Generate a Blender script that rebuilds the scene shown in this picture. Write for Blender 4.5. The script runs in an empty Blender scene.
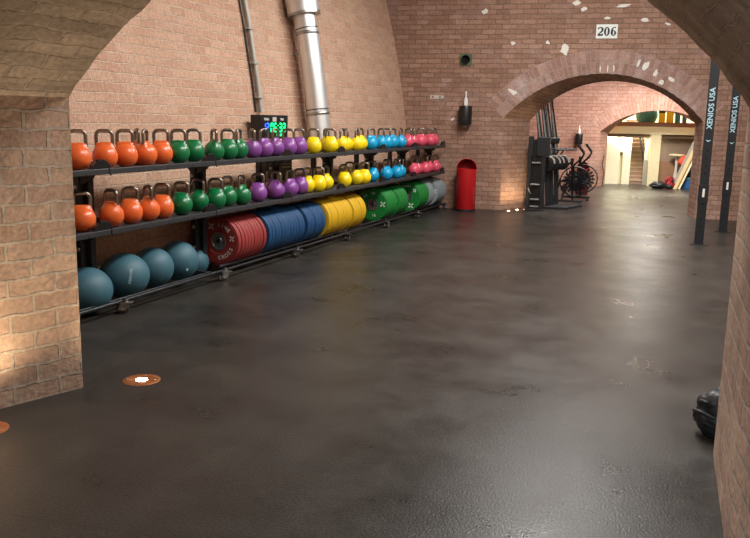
import bpy, bmesh, math, random
from mathutils import Vector, Matrix
random.seed(7)
PI = math.pi
S = bpy.context.scene
COL = S.collection

# ------------------------------------------------------------------ basics
def link(o, parent=None):
    COL.objects.link(o)
    if parent is not None:
        o.parent = parent
    return o

def empty(name, loc=(0, 0, 0), rz=0.0):
    o = bpy.data.objects.new(name, None)
    o.location = loc
    o.rotation_euler = (0, 0, rz)
    o.empty_display_size = 0.05
    return link(o)

def tag(o, label, cat, group=None):
    o['label'] = label
    o['category'] = cat
    if group:
        o['group'] = group
    return o

def obj(name, bm, mat, parent=None, smooth=False, loc=None, angle=40):
    me = bpy.data.meshes.new(name)
    bm.normal_update()
    bm.to_mesh(me)
    bm.free()
    me.materials.append(mat)
    if smooth:
        me.shade_smooth()
        me.set_sharp_from_angle(angle=math.radians(angle))
    o = bpy.data.objects.new(name, me)
    if loc is not None:
        o.location = loc
    return link(o, parent)

def struct(o):
    o['kind'] = 'structure'
    return o

def BM():
    return bmesh.new()

def box(bm, x0, x1, y0, y1, z0, z1, M=None, bev=0.0):
    r = bmesh.ops.create_cube(bm, size=1.0)
    vs = r['verts']
    for v in vs:
        v.co = Vector(((x0 + x1) / 2 + v.co.x * (x1 - x0), (y0 + y1) / 2 + v.co.y * (y1 - y0), (z0 + z1) / 2 + v.co.z * (z1 - z0)))
    if bev > 0:
        es = list({e for v in vs for e in v.link_edges})
        rr = bmesh.ops.bevel(bm, geom=es, offset=bev, segments=2, affect='EDGES', profile=0.5)
        vs = list({v for f in rr['faces'] for v in f.verts} | {v for v in vs if v.is_valid})
    if M is not None:
        for v in vs:
            v.co = M @ v.co
    return vs

def tube(bm, pts, r, seg=10, closed=False, cap=True):
    """tube along a polyline, r number or list"""
    pts = [Vector(p) for p in pts]
    n = len(pts)
    rings = []
    up = None
    for i, p in enumerate(pts):
        if closed:
            t = (pts[(i + 1) % n] - pts[i - 1]).normalized()
        else:
            a = pts[max(i - 1, 0)]
            b = pts[min(i + 1, n - 1)]
            t = (b - a).normalized()
        if up is None:
            ref = Vector((0, 0, 1)) if abs(t.z) < 0.9 else Vector((1, 0, 0))
            up = (ref - t * ref.dot(t)).normalized()
        else:
            up = (up - t * up.dot(t)).normalized()
        sd = t.cross(up)
        rr = r[i] if isinstance(r, (list, tuple)) else r
        rings.append([bm.verts.new(p + (up * math.cos(2 * PI * k / seg) + sd * math.sin(2 * PI * k / seg)) * rr) for k in range(seg)])
    m = n if closed else n - 1
    for i in range(m):
        A, B = rings[i], rings[(i + 1) % n]
        for k in range(seg):
            bm.faces.new((A[k], A[(k + 1) % seg], B[(k + 1) % seg], B[k]))
    if cap and not closed:
        bm.faces.new(rings[0][::-1])
        bm.faces.new(rings[-1])
    return rings

def lathe(bm, prof, seg=32, M=None):
    """revolve (r, h) profile about Z; r=0 ends are closed"""
    rings = []
    for r, hh in prof:
        if r < 1e-6:
            rings.append([bm.verts.new((0, 0, hh))])
        else:
            rings.append([bm.verts.new((r * math.cos(2 * PI * k / seg), r * math.sin(2 * PI * k / seg), hh)) for k in range(seg)])
    for A, B in zip(rings[:-1], rings[1:]):
        for k in range(seg):
            k2 = (k + 1) % seg
            if len(A) == 1 and len(B) == 1:
                continue
            if len(A) == 1:
                bm.faces.new((A[0], B[k2], B[k]))
            elif len(B) == 1:
                bm.faces.new((A[k], A[k2], B[0]))
            else:
                bm.faces.new((A[k], A[k2], B[k2], B[k]))
    if M is not None:
        for R_ in rings:
            for v in R_:
                v.co = M @ v.co

def prism(bm, pts, n, d):
    """extrude the planar polygon pts (3d) by d along n"""
    n = Vector(n).normalized() * d
    a = [bm.verts.new(Vector(p)) for p in pts]
    b = [bm.verts.new(Vector(p) + n) for p in pts]
    bm.faces.new(a)
    bm.faces.new(b[::-1])
    k = len(a)
    for i in range(k):
        bm.faces.new((a[i], b[i], b[(i + 1) % k], a[(i + 1) % k]))

def copy_thing(root, loc=None, rz=None, scale=None):
    c = root.copy()
    COL.objects.link(c)
    if loc is not None:
        c.location = loc
    if rz is not None:
        c.rotation_euler = (0, 0, rz)
    if scale is not None:
        c.scale = scale
    for ch in root.children:
        d = ch.copy()
        COL.objects.link(d)
        d.parent = c
        for g in ch.children:
            e = g.copy()
            COL.objects.link(e)
            e.parent = d
    return c

# ------------------------------------------------------------------ materials
def newmat(name):
    m = bpy.data.materials.new(name)
    m.use_nodes = True
    nt = m.node_tree
    return m, nt, nt.nodes['Principled BSDF'], nt.nodes, nt.links

def L(c):
    """sRGB 0-255 to linear rgba"""
    o = []
    for x in c:
        x = x / 255.0
        o.append(x / 12.92 if x <= 0.04045 else ((x + 0.055) / 1.055) ** 2.4)
    return (*o, 1.0)

def mat(name, col, rough=0.5, metal=0.0, var=0.08, nscale=12.0, bump=0.0, bscale=60.0, spec=0.5, emit=None, estr=0.0, coat=0.0):
    m, nt, b, N, K = newmat(name)
    tc = N.new('ShaderNodeTexCoord')
    nz = N.new('ShaderNodeTexNoise')
    nz.inputs['Scale'].default_value = nscale
    nz.inputs['Detail'].default_value = 4
    K.new(tc.outputs['Object'], nz.inputs['Vector'])
    mx = N.new('ShaderNodeMix')
    mx.data_type = 'RGBA'
    c = L(col)
    mx.inputs['A'].default_value = tuple(max(0, x * (1 - var)) for x in c[:3]) + (1,)
    mx.inputs['B'].default_value = tuple(min(1, x * (1 + var)) for x in c[:3]) + (1,)
    K.new(nz.outputs['Fac'], mx.inputs['Factor'])
    K.new(mx.outputs['Result'], b.inputs['Base Color'])
    b.inputs['Roughness'].default_value = rough
    b.inputs['Metallic'].default_value = metal
    b.inputs['Specular IOR Level'].default_value = spec
    b.inputs['Coat Weight'].default_value = coat
    if bump > 0:
        n2 = N.new('ShaderNodeTexNoise')
        n2.inputs['Scale'].default_value = bscale
        n2.inputs['Detail'].default_value = 5
        K.new(tc.outputs['Object'], n2.inputs['Vector'])
        bp = N.new('ShaderNodeBump')
        bp.inputs['Strength'].default_value = bump
        bp.inputs['Distance'].default_value = 0.01
        K.new(n2.outputs['Fac'], bp.inputs['Height'])
        K.new(bp.outputs['Normal'], b.inputs['Normal'])
    if emit is not None:
        b.inputs['Emission Color'].default_value = L(emit)
        b.inputs['Emission Strength'].default_value = estr
    return m

def brickmat(name, c1, c2, mortar, w=0.25, hgt=0.09, mort=0.009, bump=0.6, stain=(120, 95, 80), stain_amt=0.45, pale=(215, 200, 190), pale_amt=0.25, offs=0.5, wob=0.010):
    m, nt, b, N, K = newmat(name)
    uv = N.new('ShaderNodeUVMap')
    geo = N.new('ShaderNodeNewGeometry')
    # wobble the courses a little
    wn = N.new('ShaderNodeTexNoise')
    wn.inputs['Scale'].default_value = 5.0
    wn.inputs['Detail'].default_value = 5
    wn.inputs['Roughness'].default_value = 0.65
    K.new(geo.outputs['Position'], wn.inputs['Vector'])
    sb = N.new('ShaderNodeVectorMath'); sb.operation = 'SUBTRACT'
    sb.inputs[1].default_value = (0.5, 0.5, 0.5)
    K.new(wn.outputs['Color'], sb.inputs[0])
    sc = N.new('ShaderNodeVectorMath'); sc.operation = 'SCALE'
    sc.inputs['Scale'].default_value = wob * 4
    K.new(sb.outputs[0], sc.inputs[0])
    ad = N.new('ShaderNodeVectorMath'); ad.operation = 'ADD'
    K.new(uv.outputs['UV'], ad.inputs[0]); K.new(sc.outputs[0], ad.inputs[1])
    br = N.new('ShaderNodeTexBrick')
    br.offset = offs
    br.inputs['Color1'].default_value = L(c1)
    br.inputs['Color2'].default_value = L(c2)
    br.inputs['Mortar'].default_value = L(mortar)
    br.inputs['Scale'].default_value = 1.0
    br.inputs['Mortar Size'].default_value = mort
    br.inputs['Mortar Smooth'].default_value = 0.35
    br.inputs['Bias'].default_value = 0.0
    br.inputs['Brick Width'].default_value = w
    br.inputs['Row Height'].default_value = hgt
    K.new(ad.outputs[0], br.inputs['Vector'])
    # second brick pattern, same grid, for a wider spread of tone
    # large stains
    n1 = N.new('ShaderNodeTexNoise')
    n1.inputs['Scale'].default_value = 1.3
    n1.inputs['Detail'].default_value = 7
    n1.inputs['Roughness'].default_value = 0.7
    K.new(geo.outputs['Position'], n1.inputs['Vector'])
    r1 = N.new('ShaderNodeMapRange')
    r1.inputs['From Min'].default_value = 0.42; r1.inputs['From Max'].default_value = 0.72
    r1.inputs['To Max'].default_value = stain_amt
    K.new(n1.outputs['Fac'], r1.inputs['Value'])
    m1 = N.new('ShaderNodeMix'); m1.data_type = 'RGBA'
    K.new(r1.outputs['Result'], m1.inputs['Factor'])
    K.new(br.outputs['Color'], m1.inputs['A'])
    m1.inputs['B'].default_value = L(stain)
    # pale lime bloom
    n2 = N.new('ShaderNodeTexNoise')
    n2.inputs['Scale'].default_value = 2.1
    n2.inputs['Detail'].default_value = 9
    n2.inputs['Roughness'].default_value = 0.75
    of = N.new('ShaderNodeVectorMath'); of.operation = 'ADD'
    of.inputs[1].default_value = (7.3, 2.1, 5.5)
    K.new(geo.outputs['Position'], of.inputs[0]); K.new(of.outputs[0], n2.inputs['Vector'])
    r2 = N.new('ShaderNodeMapRange')
    r2.inputs['From Min'].default_value = 0.50; r2.inputs['From Max'].default_value = 0.78
    r2.inputs['To Max'].default_value = pale_amt
    K.new(n2.outputs['Fac'], r2.inputs['Value'])
    m2 = N.new('ShaderNodeMix'); m2.data_type = 'RGBA'
    K.new(r2.outputs['Result'], m2.inputs['Factor'])
    K.new(m1.outputs['Result'], m2.inputs['A'])
    m2.inputs['B'].default_value = L(pale)
    # fine mottling
    n3 = N.new('ShaderNodeTexNoise')
    n3.inputs['Scale'].default_value = 38.0
    n3.inputs['Detail'].default_value = 6
    K.new(geo.outputs['Position'], n3.inputs['Vector'])
    r3 = N.new('ShaderNodeMapRange')
    r3.inputs['From Min'].default_value = 0.3; r3.inputs['From Max'].default_value = 0.7
    r3.inputs['To Min'].default_value = 0.80; r3.inputs['To Max'].default_value = 1.16
    K.new(n3.outputs['Fac'], r3.inputs['Value'])
    m3 = N.new('ShaderNodeVectorMath'); m3.operation = 'SCALE'
    K.new(m2.outputs['Result'], m3.inputs[0]); K.new(r3.outputs['Result'], m3.inputs['Scale'])
    K.new(m3.outputs[0], b.inputs['Base Color'])
    b.inputs['Roughness'].default_value = 0.85
    b.inputs['Specular IOR Level'].default_value = 0.2
    # height: bricks stand proud of the joints, rough faces
    iv = N.new('ShaderNodeMath'); iv.operation = 'SUBTRACT'
    iv.inputs[0].default_value = 1.0
    K.new(br.outputs['Fac'], iv.inputs[1])
    ms = N.new('ShaderNodeMath'); ms.operation = 'MULTIPLY_ADD'
    ms.inputs[1].default_value = 0.55
    K.new(n3.outputs['Fac'], ms.inputs[0]); K.new(iv.outputs[0], ms.inputs[2])
    ms2 = N.new('ShaderNodeMath'); ms2.operation = 'MULTIPLY_ADD'
    ms2.inputs[1].default_value = 1.0
    K.new(wn.outputs['Fac'], ms2.inputs[0]); K.new(ms.outputs[0], ms2.inputs[2])
    bp = N.new('ShaderNodeBump')
    bp.inputs['Strength'].default_value = bump
    bp.inputs['Distance'].default_value = 0.012
    K.new(ms2.outputs[0], bp.inputs['Height'])
    K.new(bp.outputs['Normal'], b.inputs['Normal'])
    return m

M_brick_left = brickmat('brick_warm', (206, 168, 143), (190, 148, 124), (218, 190, 166), w=0.27, hgt=0.093, bump=1.2, stain=(196, 164, 142), stain_amt=0.4, pale=(226, 208, 192), pale_amt=0.35)
M_brick_far = brickmat('brick_far', (174, 138, 118), (146, 112, 95), (124, 100, 86), w=0.235, hgt=0.083, mort=0.008, bump=0.45, stain=(130, 100, 86), stain_amt=0.5, pale=(205, 182, 178), pale_amt=0.4)
M_brick_ring = brickmat('brick_ring', (182, 148, 134), (150, 116, 104), (168, 146, 136), w=0.195, hgt=0.078, mort=0.008, bump=0.5, stain=(130, 102, 92), stain_amt=0.5, pale=(216, 206, 208), pale_amt=0.6, offs=0.0)
M_brick_near = brickmat('brick_near', (212, 178, 154), (186, 152, 132), (204, 186, 168), w=0.25, hgt=0.098, mort=0.010, bump=0.9, stain=(128, 112, 98), stain_amt=0.7, pale=(198, 184, 168), pale_amt=0.35, wob=0.014)
M_brick_soffit = brickmat('brick_soffit', (188, 170, 156), (160, 144, 132), (180, 162, 148), w=0.24, hgt=0.078, mort=0.007, bump=1.0, stain=(118, 108, 96), stain_amt=0.75, pale=(186, 170, 152), pale_amt=0.4, wob=0.022)
M_brick_room = brickmat('brick_pink', (188, 146, 130), (166, 124, 108), (142, 108, 94), w=0.235, hgt=0.083, mort=0.008, bump=0.4, stain=(160, 122, 108), stain_amt=0.4, pale=(216, 190, 182), pale_amt=0.4)

def floormat():
    m, nt, b, N, K = newmat('rubber_floor')
    geo = N.new('ShaderNodeNewGeometry')
    n1 = N.new('ShaderNodeTexNoise'); n1.inputs['Scale'].default_value = 1.6; n1.inputs['Detail'].default_value = 10; n1.inputs['Roughness'].default_value = 0.7
    K.new(geo.outputs['Position'], n1.inputs['Vector'])
    n2 = N.new('ShaderNodeTexNoise'); n2.inputs['Scale'].default_value = 95; n2.inputs['Detail'].default_value = 2
    K.new(geo.outputs['Position'], n2.inputs['Vector'])
    cr = N.new('ShaderNodeValToRGB')
    cr.color_ramp.elements[0].position = 0.35; cr.color_ramp.elements[0].color = L((44, 41, 38))
    cr.color_ramp.elements[1].position = 0.68; cr.color_ramp.elements[1].color = L((66, 62, 57))
    K.new(n1.outputs['Fac'], cr.inputs['Fac'])
    r = N.new('ShaderNodeMapRange'); r.inputs['From Min'].default_value = 0.3; r.inputs['From Max'].default_value = 0.7
    r.inputs['To Min'].default_value = 0.55; r.inputs['To Max'].default_value = 1.45
    K.new(n2.outputs['Fac'], r.inputs['Value'])
    sc = N.new('ShaderNodeVectorMath'); sc.operation = 'SCALE'
    K.new(cr.outputs['Color'], sc.inputs[0]); K.new(r.outputs['Result'], sc.inputs['Scale'])
    # thin seams between the rolled-out mats, running across the hall
    mp = N.new('ShaderNodeMapping'); mp.inputs['Rotation'].default_value = (0, 0, math.radians(-8))
    K.new(geo.outputs['Position'], mp.inputs['Vector'])
    br = N.new('ShaderNodeTexBrick'); br.offset = 0.0
    br.inputs['Color1'].default_value = (1, 1, 1, 1); br.inputs['Color2'].default_value = (0.96, 0.96, 0.96, 1)
    br.inputs['Mortar'].default_value = (0.55, 0.55, 0.55, 1)
    br.inputs['Scale'].default_value = 1; br.inputs['Mortar Size'].default_value = 0.0025
    br.inputs['Brick Width'].default_value = 9.0; br.inputs['Row Height'].default_value = 1.25
    K.new(mp.outputs['Vector'], br.inputs['Vector'])
    mu = N.new('ShaderNodeVectorMath'); mu.operation = 'MULTIPLY'
    K.new(sc.outputs[0], mu.inputs[0]); K.new(br.outputs['Color'], mu.inputs[1])
    K.new(mu.outputs[0], b.inputs['Base Color'])
    rr = N.new('ShaderNodeMapRange'); rr.inputs['From Min'].default_value = 0.3; rr.inputs['From Max'].default_value = 0.7
    rr.inputs['To Min'].default_value = 0.24; rr.inputs['To Max'].default_value = 0.42
    K.new(n1.outputs['Fac'], rr.inputs['Value']); K.new(rr.outputs['Result'], b.inputs['Roughness'])
    b.inputs['Specular IOR Level'].default_value = 0.25
    bp = N.new('ShaderNodeBump'); bp.inputs['Strength'].default_value = 0.55; bp.inputs['Distance'].default_value = 0.003
    K.new(n2.outputs['Fac'], bp.inputs['Height']); K.new(bp.outputs['Normal'], b.inputs['Normal'])
    return m
M_floor = floormat()
M_plaster = mat('white_plaster', (232, 228, 218), 0.8, bump=0.3)
M_ceiling = mat('ceiling_plaster', (190, 176, 160), 0.9)
M_black = mat('black_metal', (30, 31, 33), 0.42, 0.0, spec=0.5)
M_frame = mat('powder_black_steel', (40, 43, 46), 0.36, 0.2, bump=0.1)
M_shelf = mat('shelf_steel', (56, 58, 60), 0.45, 0.2, var=0.2, nscale=30, bump=0.1)
M_blackp = mat('black_plastic', (20, 21, 22), 0.35)
M_chrome = mat('galvanised_steel', (222, 224, 224), 0.42, 0.8, var=0.12, nscale=6)
M_steel = mat('brushed_steel', (168, 168, 166), 0.35, 0.9)
M_handle = mat('kettlebell_handle_steel', (138, 128, 116), 0.28, 0.85, var=0.3, nscale=25)
M_conduit = mat('grey_conduit', (176, 174, 166), 0.5, 0.2)
M_white = mat('white_paint', (235, 236, 234), 0.5)
M_letter = mat('white_lettering', (226, 226, 220), 0.6)
M_cyanlet = mat('pale_blue_lettering', (172, 206, 216), 0.6)
M_signw = mat('sign_white', (230, 234, 230), 0.55)
M_signb = mat('sign_black', (24, 30, 34), 0.6)
M_greenp = mat('green_grey_frame', (88, 100, 72), 0.7)
M_hole = mat('dark_pipe', (8, 8, 8), 0.9)
M_red = mat('red_bin_paint', (186, 24, 30), 0.38)
M_darkred = mat('red_bin_inside', (120, 12, 18), 0.5)
M_copper = mat('corroded_copper', (176, 110, 66), 0.45, 0.6, var=0.35, nscale=40, bump=0.3)
M_lens = mat('lit_lens', (255, 240, 215), 0.3, emit=(255, 232, 200), estr=45)
M_cream = mat('cream_paint', (230, 220, 178), 0.6)
M_creamw = mat('cream_wall_paint', (238, 234, 206), 0.7)
M_brown = mat('brown_panel', (140, 122, 106), 0.7, var=0.15)
M_grey = mat('grey_panel', (150, 146, 132), 0.5)
M_wood = mat('pale_wood', (214, 186, 138), 0.6, var=0.18, nscale=9)
M_woodb = mat('brown_wood', (140, 104, 78), 0.7, var=0.15)
M_crate = mat('blue_plastic', (44, 96, 148), 0.4)
M_orange = mat('orange_cloth', (214, 84, 52), 0.7)
M_redc = mat('red_cloth', (170, 36, 48), 0.7)
M_bag = mat('black_cloth', (30, 33, 37), 0.5, bump=0.3, bscale=18)
M_yel = mat('yellow_plastic', (226, 200, 40), 0.5)
M_tealp = mat('teal_plastic', (60, 128, 128), 0.5)
M_duct_w = mat('grey_plastic', (196, 190, 180), 0.5)
M_gstone = mat('stair_stone', (186, 160, 140), 0.8, var=0.2, nscale=8, bump=0.4)
M_rubber_w = mat('wheel_rubber', (92, 92, 92), 0.5)
M_dig_b = mat('digit_blue', (40, 90, 255), 0.4, emit=(60, 110, 255), estr=2.2)
M_dig_g = mat('digit_green', (30, 240, 140), 0.4, emit=(20, 235, 130), estr=2.2)
KB = {
    'orange': mat('enamel_orange', (236, 108, 50), 0.33, var=0.05, coat=0.2, bump=0.04, bscale=30),
    'green': mat('enamel_green', (10, 112, 62), 0.33, var=0.06, coat=0.2, bump=0.04, bscale=30),
    'purple': mat('enamel_purple', (134, 72, 150), 0.36, var=0.06, coat=0.2, bump=0.04, bscale=30),
    'yellow': mat('enamel_yellow', (246, 214, 14), 0.36, var=0.05, coat=0.2, bump=0.04, bscale=30),
    'blue': mat('enamel_blue', (14, 158, 206), 0.36, var=0.06, coat=0.2, bump=0.04, bscale=30),
    'pink': mat('enamel_pink', (222, 84, 108), 0.36, var=0.06, coat=0.2, bump=0.04, bscale=30),
}
PL = {
    'red': mat('rubber_red', (150, 52, 50), 0.55, var=0.06, bump=0.1),
    'blue': mat('rubber_blue', (24, 70, 112), 0.5, var=0.06, bump=0.1),
    'yellow': mat('rubber_yellow', (208, 164, 18), 0.55, var=0.06, bump=0.1),
    'green': mat('rubber_green', (20, 124, 50), 0.5, var=0.06, bump=0.1),
    'grey': mat('rubber_grey', (132, 144, 146), 0.55, var=0.06, bump=0.1),
}
def ballmat():
    m, nt, b, N, K = newmat('slam_ball_rubber')
    tc = N.new('ShaderNodeTexCoord')
    mp = N.new('ShaderNodeMapping'); mp.inputs['Scale'].default_value = (1, 1, 1)
    K.new(tc.outputs['Object'], mp.inputs['Vector'])
    wv = N.new('ShaderNodeTexWave'); wv.inputs['Scale'].default_value = 26; wv.inputs['Distortion'].default_value = 0.6; wv.bands_direction = 'DIAGONAL'
    K.new(mp.outputs['Vector'], wv.inputs['Vector'])
    nz = N.new('ShaderNodeTexNoise'); nz.inputs['Scale'].default_value = 6; nz.inputs['Detail'].default_value = 6
    K.new(tc.outputs['Object'], nz.inputs['Vector'])
    mx = N.new('ShaderNodeMix'); mx.data_type = 'RGBA'
    mx.inputs['A'].default_value = L((44, 88, 104)); mx.inputs['B'].default_value = L((72, 116, 130))
    K.new(nz.outputs['Fac'], mx.inputs['Factor']); K.new(mx.outputs['Result'], b.inputs['Base Color'])
    b.inputs['Roughness'].default_value = 0.55
    bp = N.new('ShaderNodeBump'); bp.inputs['Strength'].default_value = 0.07; bp.inputs['Distance'].default_value = 0.003
    K.new(wv.outputs['Fac'], bp.inputs['Height']); K.new(bp.outputs['Normal'], b.inputs['Normal'])
    return m
M_ball = ballmat()

# ------------------------------------------------------------------ lettering
def text_mesh(name, s, size, mat_, M, parent=None, extrude=0.001, align='CENTER', shear=0.0, spacing=1.0):
    cu = bpy.data.curves.new(name + '_curve', 'FONT')
    cu.body = s
    cu.size = size
    cu.extrude = extrude
    cu.align_x = align
    cu.align_y = 'CENTER'
    cu.shear = shear
    cu.space_character = spacing
    cu.offset = size * 0.02
    cu.resolution_u = 3
    t = bpy.data.objects.new(name + '_tmp', cu)
    COL.objects.link(t)
    dg = bpy.context.evaluated_depsgraph_get()
    me = bpy.data.meshes.new_from_object(t.evaluated_get(dg))
    bpy.data.objects.remove(t)
    bpy.data.curves.remove(cu)
    me.name = name
    me.transform(M)
    me.materials.clear()
    me.materials.append(mat_)
    o = bpy.data.objects.new(name, me)
    return link(o, parent)

def frame_M(origin, ex, ey):
    ex = Vector(ex).normalized(); ey = Vector(ey).normalized()
    ez = ex.cross(ey).normalized()
    M = Matrix.Identity(4)
    for i in range(3):
        M[i][0] = ex[i]; M[i][1] = ey[i]; M[i][2] = ez[i]; M[i][3] = origin[i]
    return M

# ------------------------------------------------------------------ walls
U = Vector((0.99, 0.141, 0)).normalized()
V = Vector((-U.y, U.x, 0))
ZZ = Vector((0, 0, 1))
FA = Vector((0.0706, 14.691, 0))
NA = Vector((0.202, 3.978, 0))
W3 = Vector((-2.278, 21.017, 0))
def W(base, u, v, z):
    return base + U * u + V * v + ZZ * z

def arc_pts(u0, u1, s, a, n=48, jit=0.006):
    hw = (u1 - u0) / 2; h = a - s; c = (u0 + u1) / 2
    R = (hw * hw + h * h) / (2 * h); zc = a - R
    th = math.asin(hw / R)
    out = []
    for i in range(n + 1):
        t = -th + 2 * th * i / n
        q = R + (jit * math.sin(i * 12.9898 + 4.1) * math.cos(i * 3.77) if 0 < i < n else 0.0)
        out.append((c + q * math.sin(t), zc + q * math.cos(t), t, R))
    return out, c, zc

def arch_wall(name, base, secs, uL, uR, top, mat_face, mat_ring, mat_sof, mat_arc=None, ring=0.39):
    """secs: list of (v, u0, u1, spring, apex) from front to back"""
    bm = BM()
    uvl = bm.loops.layers.uv.new('UVMap')
    def face(pts, uvs, mi):
        vs = [bm.verts.new(p) for p in pts]
        f = bm.faces.new(vs)
        f.material_index = mi
        for l, w in zip(f.loops, uvs):
            l[uvl].uv = w
        return f
    n = 56
    for si, (sv, u0, u1, s, a) in ((0, secs[0]), (1, secs[-1])):
        pts, c, zc = arc_pts(u0, u1, s, a, n)
        R = pts[0][3]
        rg = ring if si == 0 else 0.0
        if rg > 0:
            for i in range(n):
                (ua, za, ta, _), (ub, zb, tb, _) = pts[i], pts[i + 1]
                oa = (c + (R + rg) * math.sin(ta), zc + (R + rg) * math.cos(ta))
                ob = (c + (R + rg) * math.sin(tb), zc + (R + rg) * math.cos(tb))
                aa, ab = ta * (R + rg / 2), tb * (R + rg / 2)
                face([W(base, ua, sv, za), W(base, ub, sv, zb), W(base, ob[0], sv, ob[1]), W(base, oa[0], sv, oa[1])],
                     [(0, aa), (0, ab), (rg, ab), (rg, aa)], 1)
        out = [(c + (R + rg) * math.sin(t), zc + (R + rg) * math.cos(t)) for _, _, t, _ in pts]
        for i in range(n):
            A, B = out[i], out[i + 1]
            q = [(A[0], A[1]), (B[0], B[1]), (B[0], top), (A[0], top)]
            face([W(base, x, sv, z) for x, z in q], q, 0)
        qL = [(uL, 0), (u0, 0), (u0, s), out[0], (out[0][0], top), (uL, top)]
        qR = [(u1, 0), (uR, 0), (uR, top), (out[-1][0], top), out[-1], (u1, s)]
        for q in (qL, qR):
            face([W(base, x, sv, z) for x, z in q], q, 0)
    # reveals and soffit
    for (A, B) in zip(secs[:-1], secs[1:]):
        k = max(1, int(abs(B[0] - A[0]) / 0.5))
        for j in range(k):
            f0, f1 = j / k, (j + 1) / k
            a0 = [A[q] + (B[q] - A[q]) * f0 for q in range(5)]
            a1 = [A[q] + (B[q] - A[q]) * f1 for q in range(5)]
            P0, c0, z0 = arc_pts(*a0[1:], n)
            P1, c1, z1 = arc_pts(*a1[1:], n)
            for i in range(n):
                l0, l1 = P0[i][2] * P0[i][3], P0[i + 1][2] * P0[i + 1][3]
                face([W(base, P0[i][0], a0[0], P0[i][1]), W(base, P0[i + 1][0], a0[0], P0[i + 1][1]),
                      W(base, P1[i + 1][0], a1[0], P1[i + 1][1]), W(base, P1[i][0], a1[0], P1[i][1])],
                     [(a0[0], l0), (a0[0], l1), (a1[0], l1), (a1[0], l0)], 3)
            for side in (1, 2):
                l0 = math.hypot(a0[0], a0[side] - A[side]); l1 = math.hypot(a1[0], a1[side] - A[side])
                ua0 = a0[0] * 1.06; ua1 = a1[0] * 1.06
                face([W(base, a0[side], a0[0], 0), W(base, a1[side], a1[0], 0), W(base, a1[side], a1[0], a1[3]), W(base, a0[side], a0[0], a0[3])],
                     [(ua0, 0), (ua1, 0), (ua1, a1[3]), (ua0, a0[3])], 2)
    # outer side ends and top
    v0, v1 = secs[0][0], secs[-1][0]
    for ue in (uL, uR):
        face([W(base, ue, v0, 0), W(base, ue, v1, 0), W(base, ue, v1, top), W(base, ue, v0, top)], [(v0, 0), (v1, 0), (v1, top), (v0, top)], 0)
    face([W(base, uL, v0, top), W(base, uR, v0, top), W(base, uR, v1, top), W(base, uL, v1, top)], [(0, 0), (1, 0), (1, 1), (0, 1)], 0)
    bmesh.ops.remove_doubles(bm, verts=bm.verts[:], dist=0.0005)
    o = obj(name, bm, mat_face)
    o.data.materials.append(mat_ring)
    o.data.materials.append(mat_sof)
    o.data.materials.append(mat_arc or mat_sof)
    return struct(o)

wall_far = arch_wall('wall_far', FA, [(0, -3.31, 0.0, 1.64, 2.413), (0.62, -2.88, -0.03, 1.60, 2.32)], -6.2, 5.6, 5.1, M_brick_far, M_brick_ring, M_brick_far)
wall_near = arch_wall('wall_near', NA, [(0, -3.41, 0.0, 1.64, 2.50), (-0.9, -3.86, -0.10, 1.64, 2.56), (-3.3, -4.4, -0.14, 1.64, 2.66)], -7.4, 5.6, 5.1, M_brick_near, M_brick_ring, M_brick_near, M_brick_soffit)
wall_back_room = arch_wall('wall_back', W3, [(0, 0.0, 2.8, 1.38, 1.93), (0.7, 0.23, 2.62, 1.34, 1.935)], -3.4, 7.0, 5.1, M_brick_room, M_brick_room, M_brick_room, ring=0.36)

# left wall leans outwards as it rises; profile (z, x)
PROF = [(0, -4.76), (0.7, -4.83), (1.43, -4.945), (1.98, -5.02), (2.7, -5.14), (3.14, -5.235), (3.67, -5.37), (4.4, -5.60), (5.1, -5.85)]
def wall_x(z):
    for (a, xa), (b, xb) in zip(PROF[:-1], PROF[1:]):
        if z <= b:
            return xa + (xb - xa) * (z - a) / (b - a)
    return PROF[-1][1]
def left_wall(name, y0, y1, m, thick=0.6):
    bm = BM(); uvl = bm.loops.layers.uv.new('UVMap')
    acc = 0
    for (a, xa), (b, xb) in zip(PROF[:-1], PROF[1:]):
        ln = math.hypot(b - a, xb - xa)
        vs = [bm.verts.new(p) for p in ((xa, y0, a), (xa, y1, a), (xb, y1, b), (xb, y0, b))]
        f = bm.faces.new(vs)
        for l, w in zip(f.loops, ((y0, acc), (y1, acc), (y1, acc + ln), (y0, acc + ln))):
            l[uvl].uv = w
        acc += ln
    # back and ends so that the wall is solid
    bx = PROF[-1][1] - thick
    vs = [bm.verts.new(p) for p in ((bx, y0, 0), (bx, y0, 5.1), (bx, y1, 5.1), (bx, y1, 0))]
    bm.faces.new(vs)
    for y in (y0, y1):
        poly = [(x, y, z) for z, x in PROF] + [(bx, y, 5.1), (bx, y, 0)]
        bm.faces.new([bm.verts.new(p) for p in poly])
    return struct(obj(name, bm, m))
wall_left = left_wall('wall_left', 2.6, 14.2, M_brick_left)

def plain_wall(name, x0, x1, y0, y1, z0, z1, m):
    bm = BM(); uvl = bm.loops.layers.uv.new('UVMap')
    box(bm, x0, x1, y0, y1, z0, z1)
    bm.normal_update()
    for f in bm.faces:
        for l in f.loops:
            c = l.vert.co
            l[uvl].uv = (c.y, c.z) if abs(f.normal.x) > 0.5 else ((c.x, c.z) if abs(f.normal.y) > 0.5 else (c.x, c.y))
    return struct(obj(name, bm, m))
plain_wall('wall_right', 5.2, 5.6, 2.0, 30, 0, 5.1, M_brick_left)
plain_wall('wall_left_far_room', -5.2, -4.7, 14.6, 20.6, 0, 5.1, M_brick_room)
plain_wall('wall_left_entry', -6.6, -6.2, -6.0, 1.0, 0, 3.6, M_brick_near)
plain_wall('wall_right_entry', 3.6, 4.0, -6.0, 1.2, 0, 3.6, M_brick_near)
plain_wall('wall_rear', -6.6, 4.0, -6.4, -6.0, 0, 3.6, M_brick_near)
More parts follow.
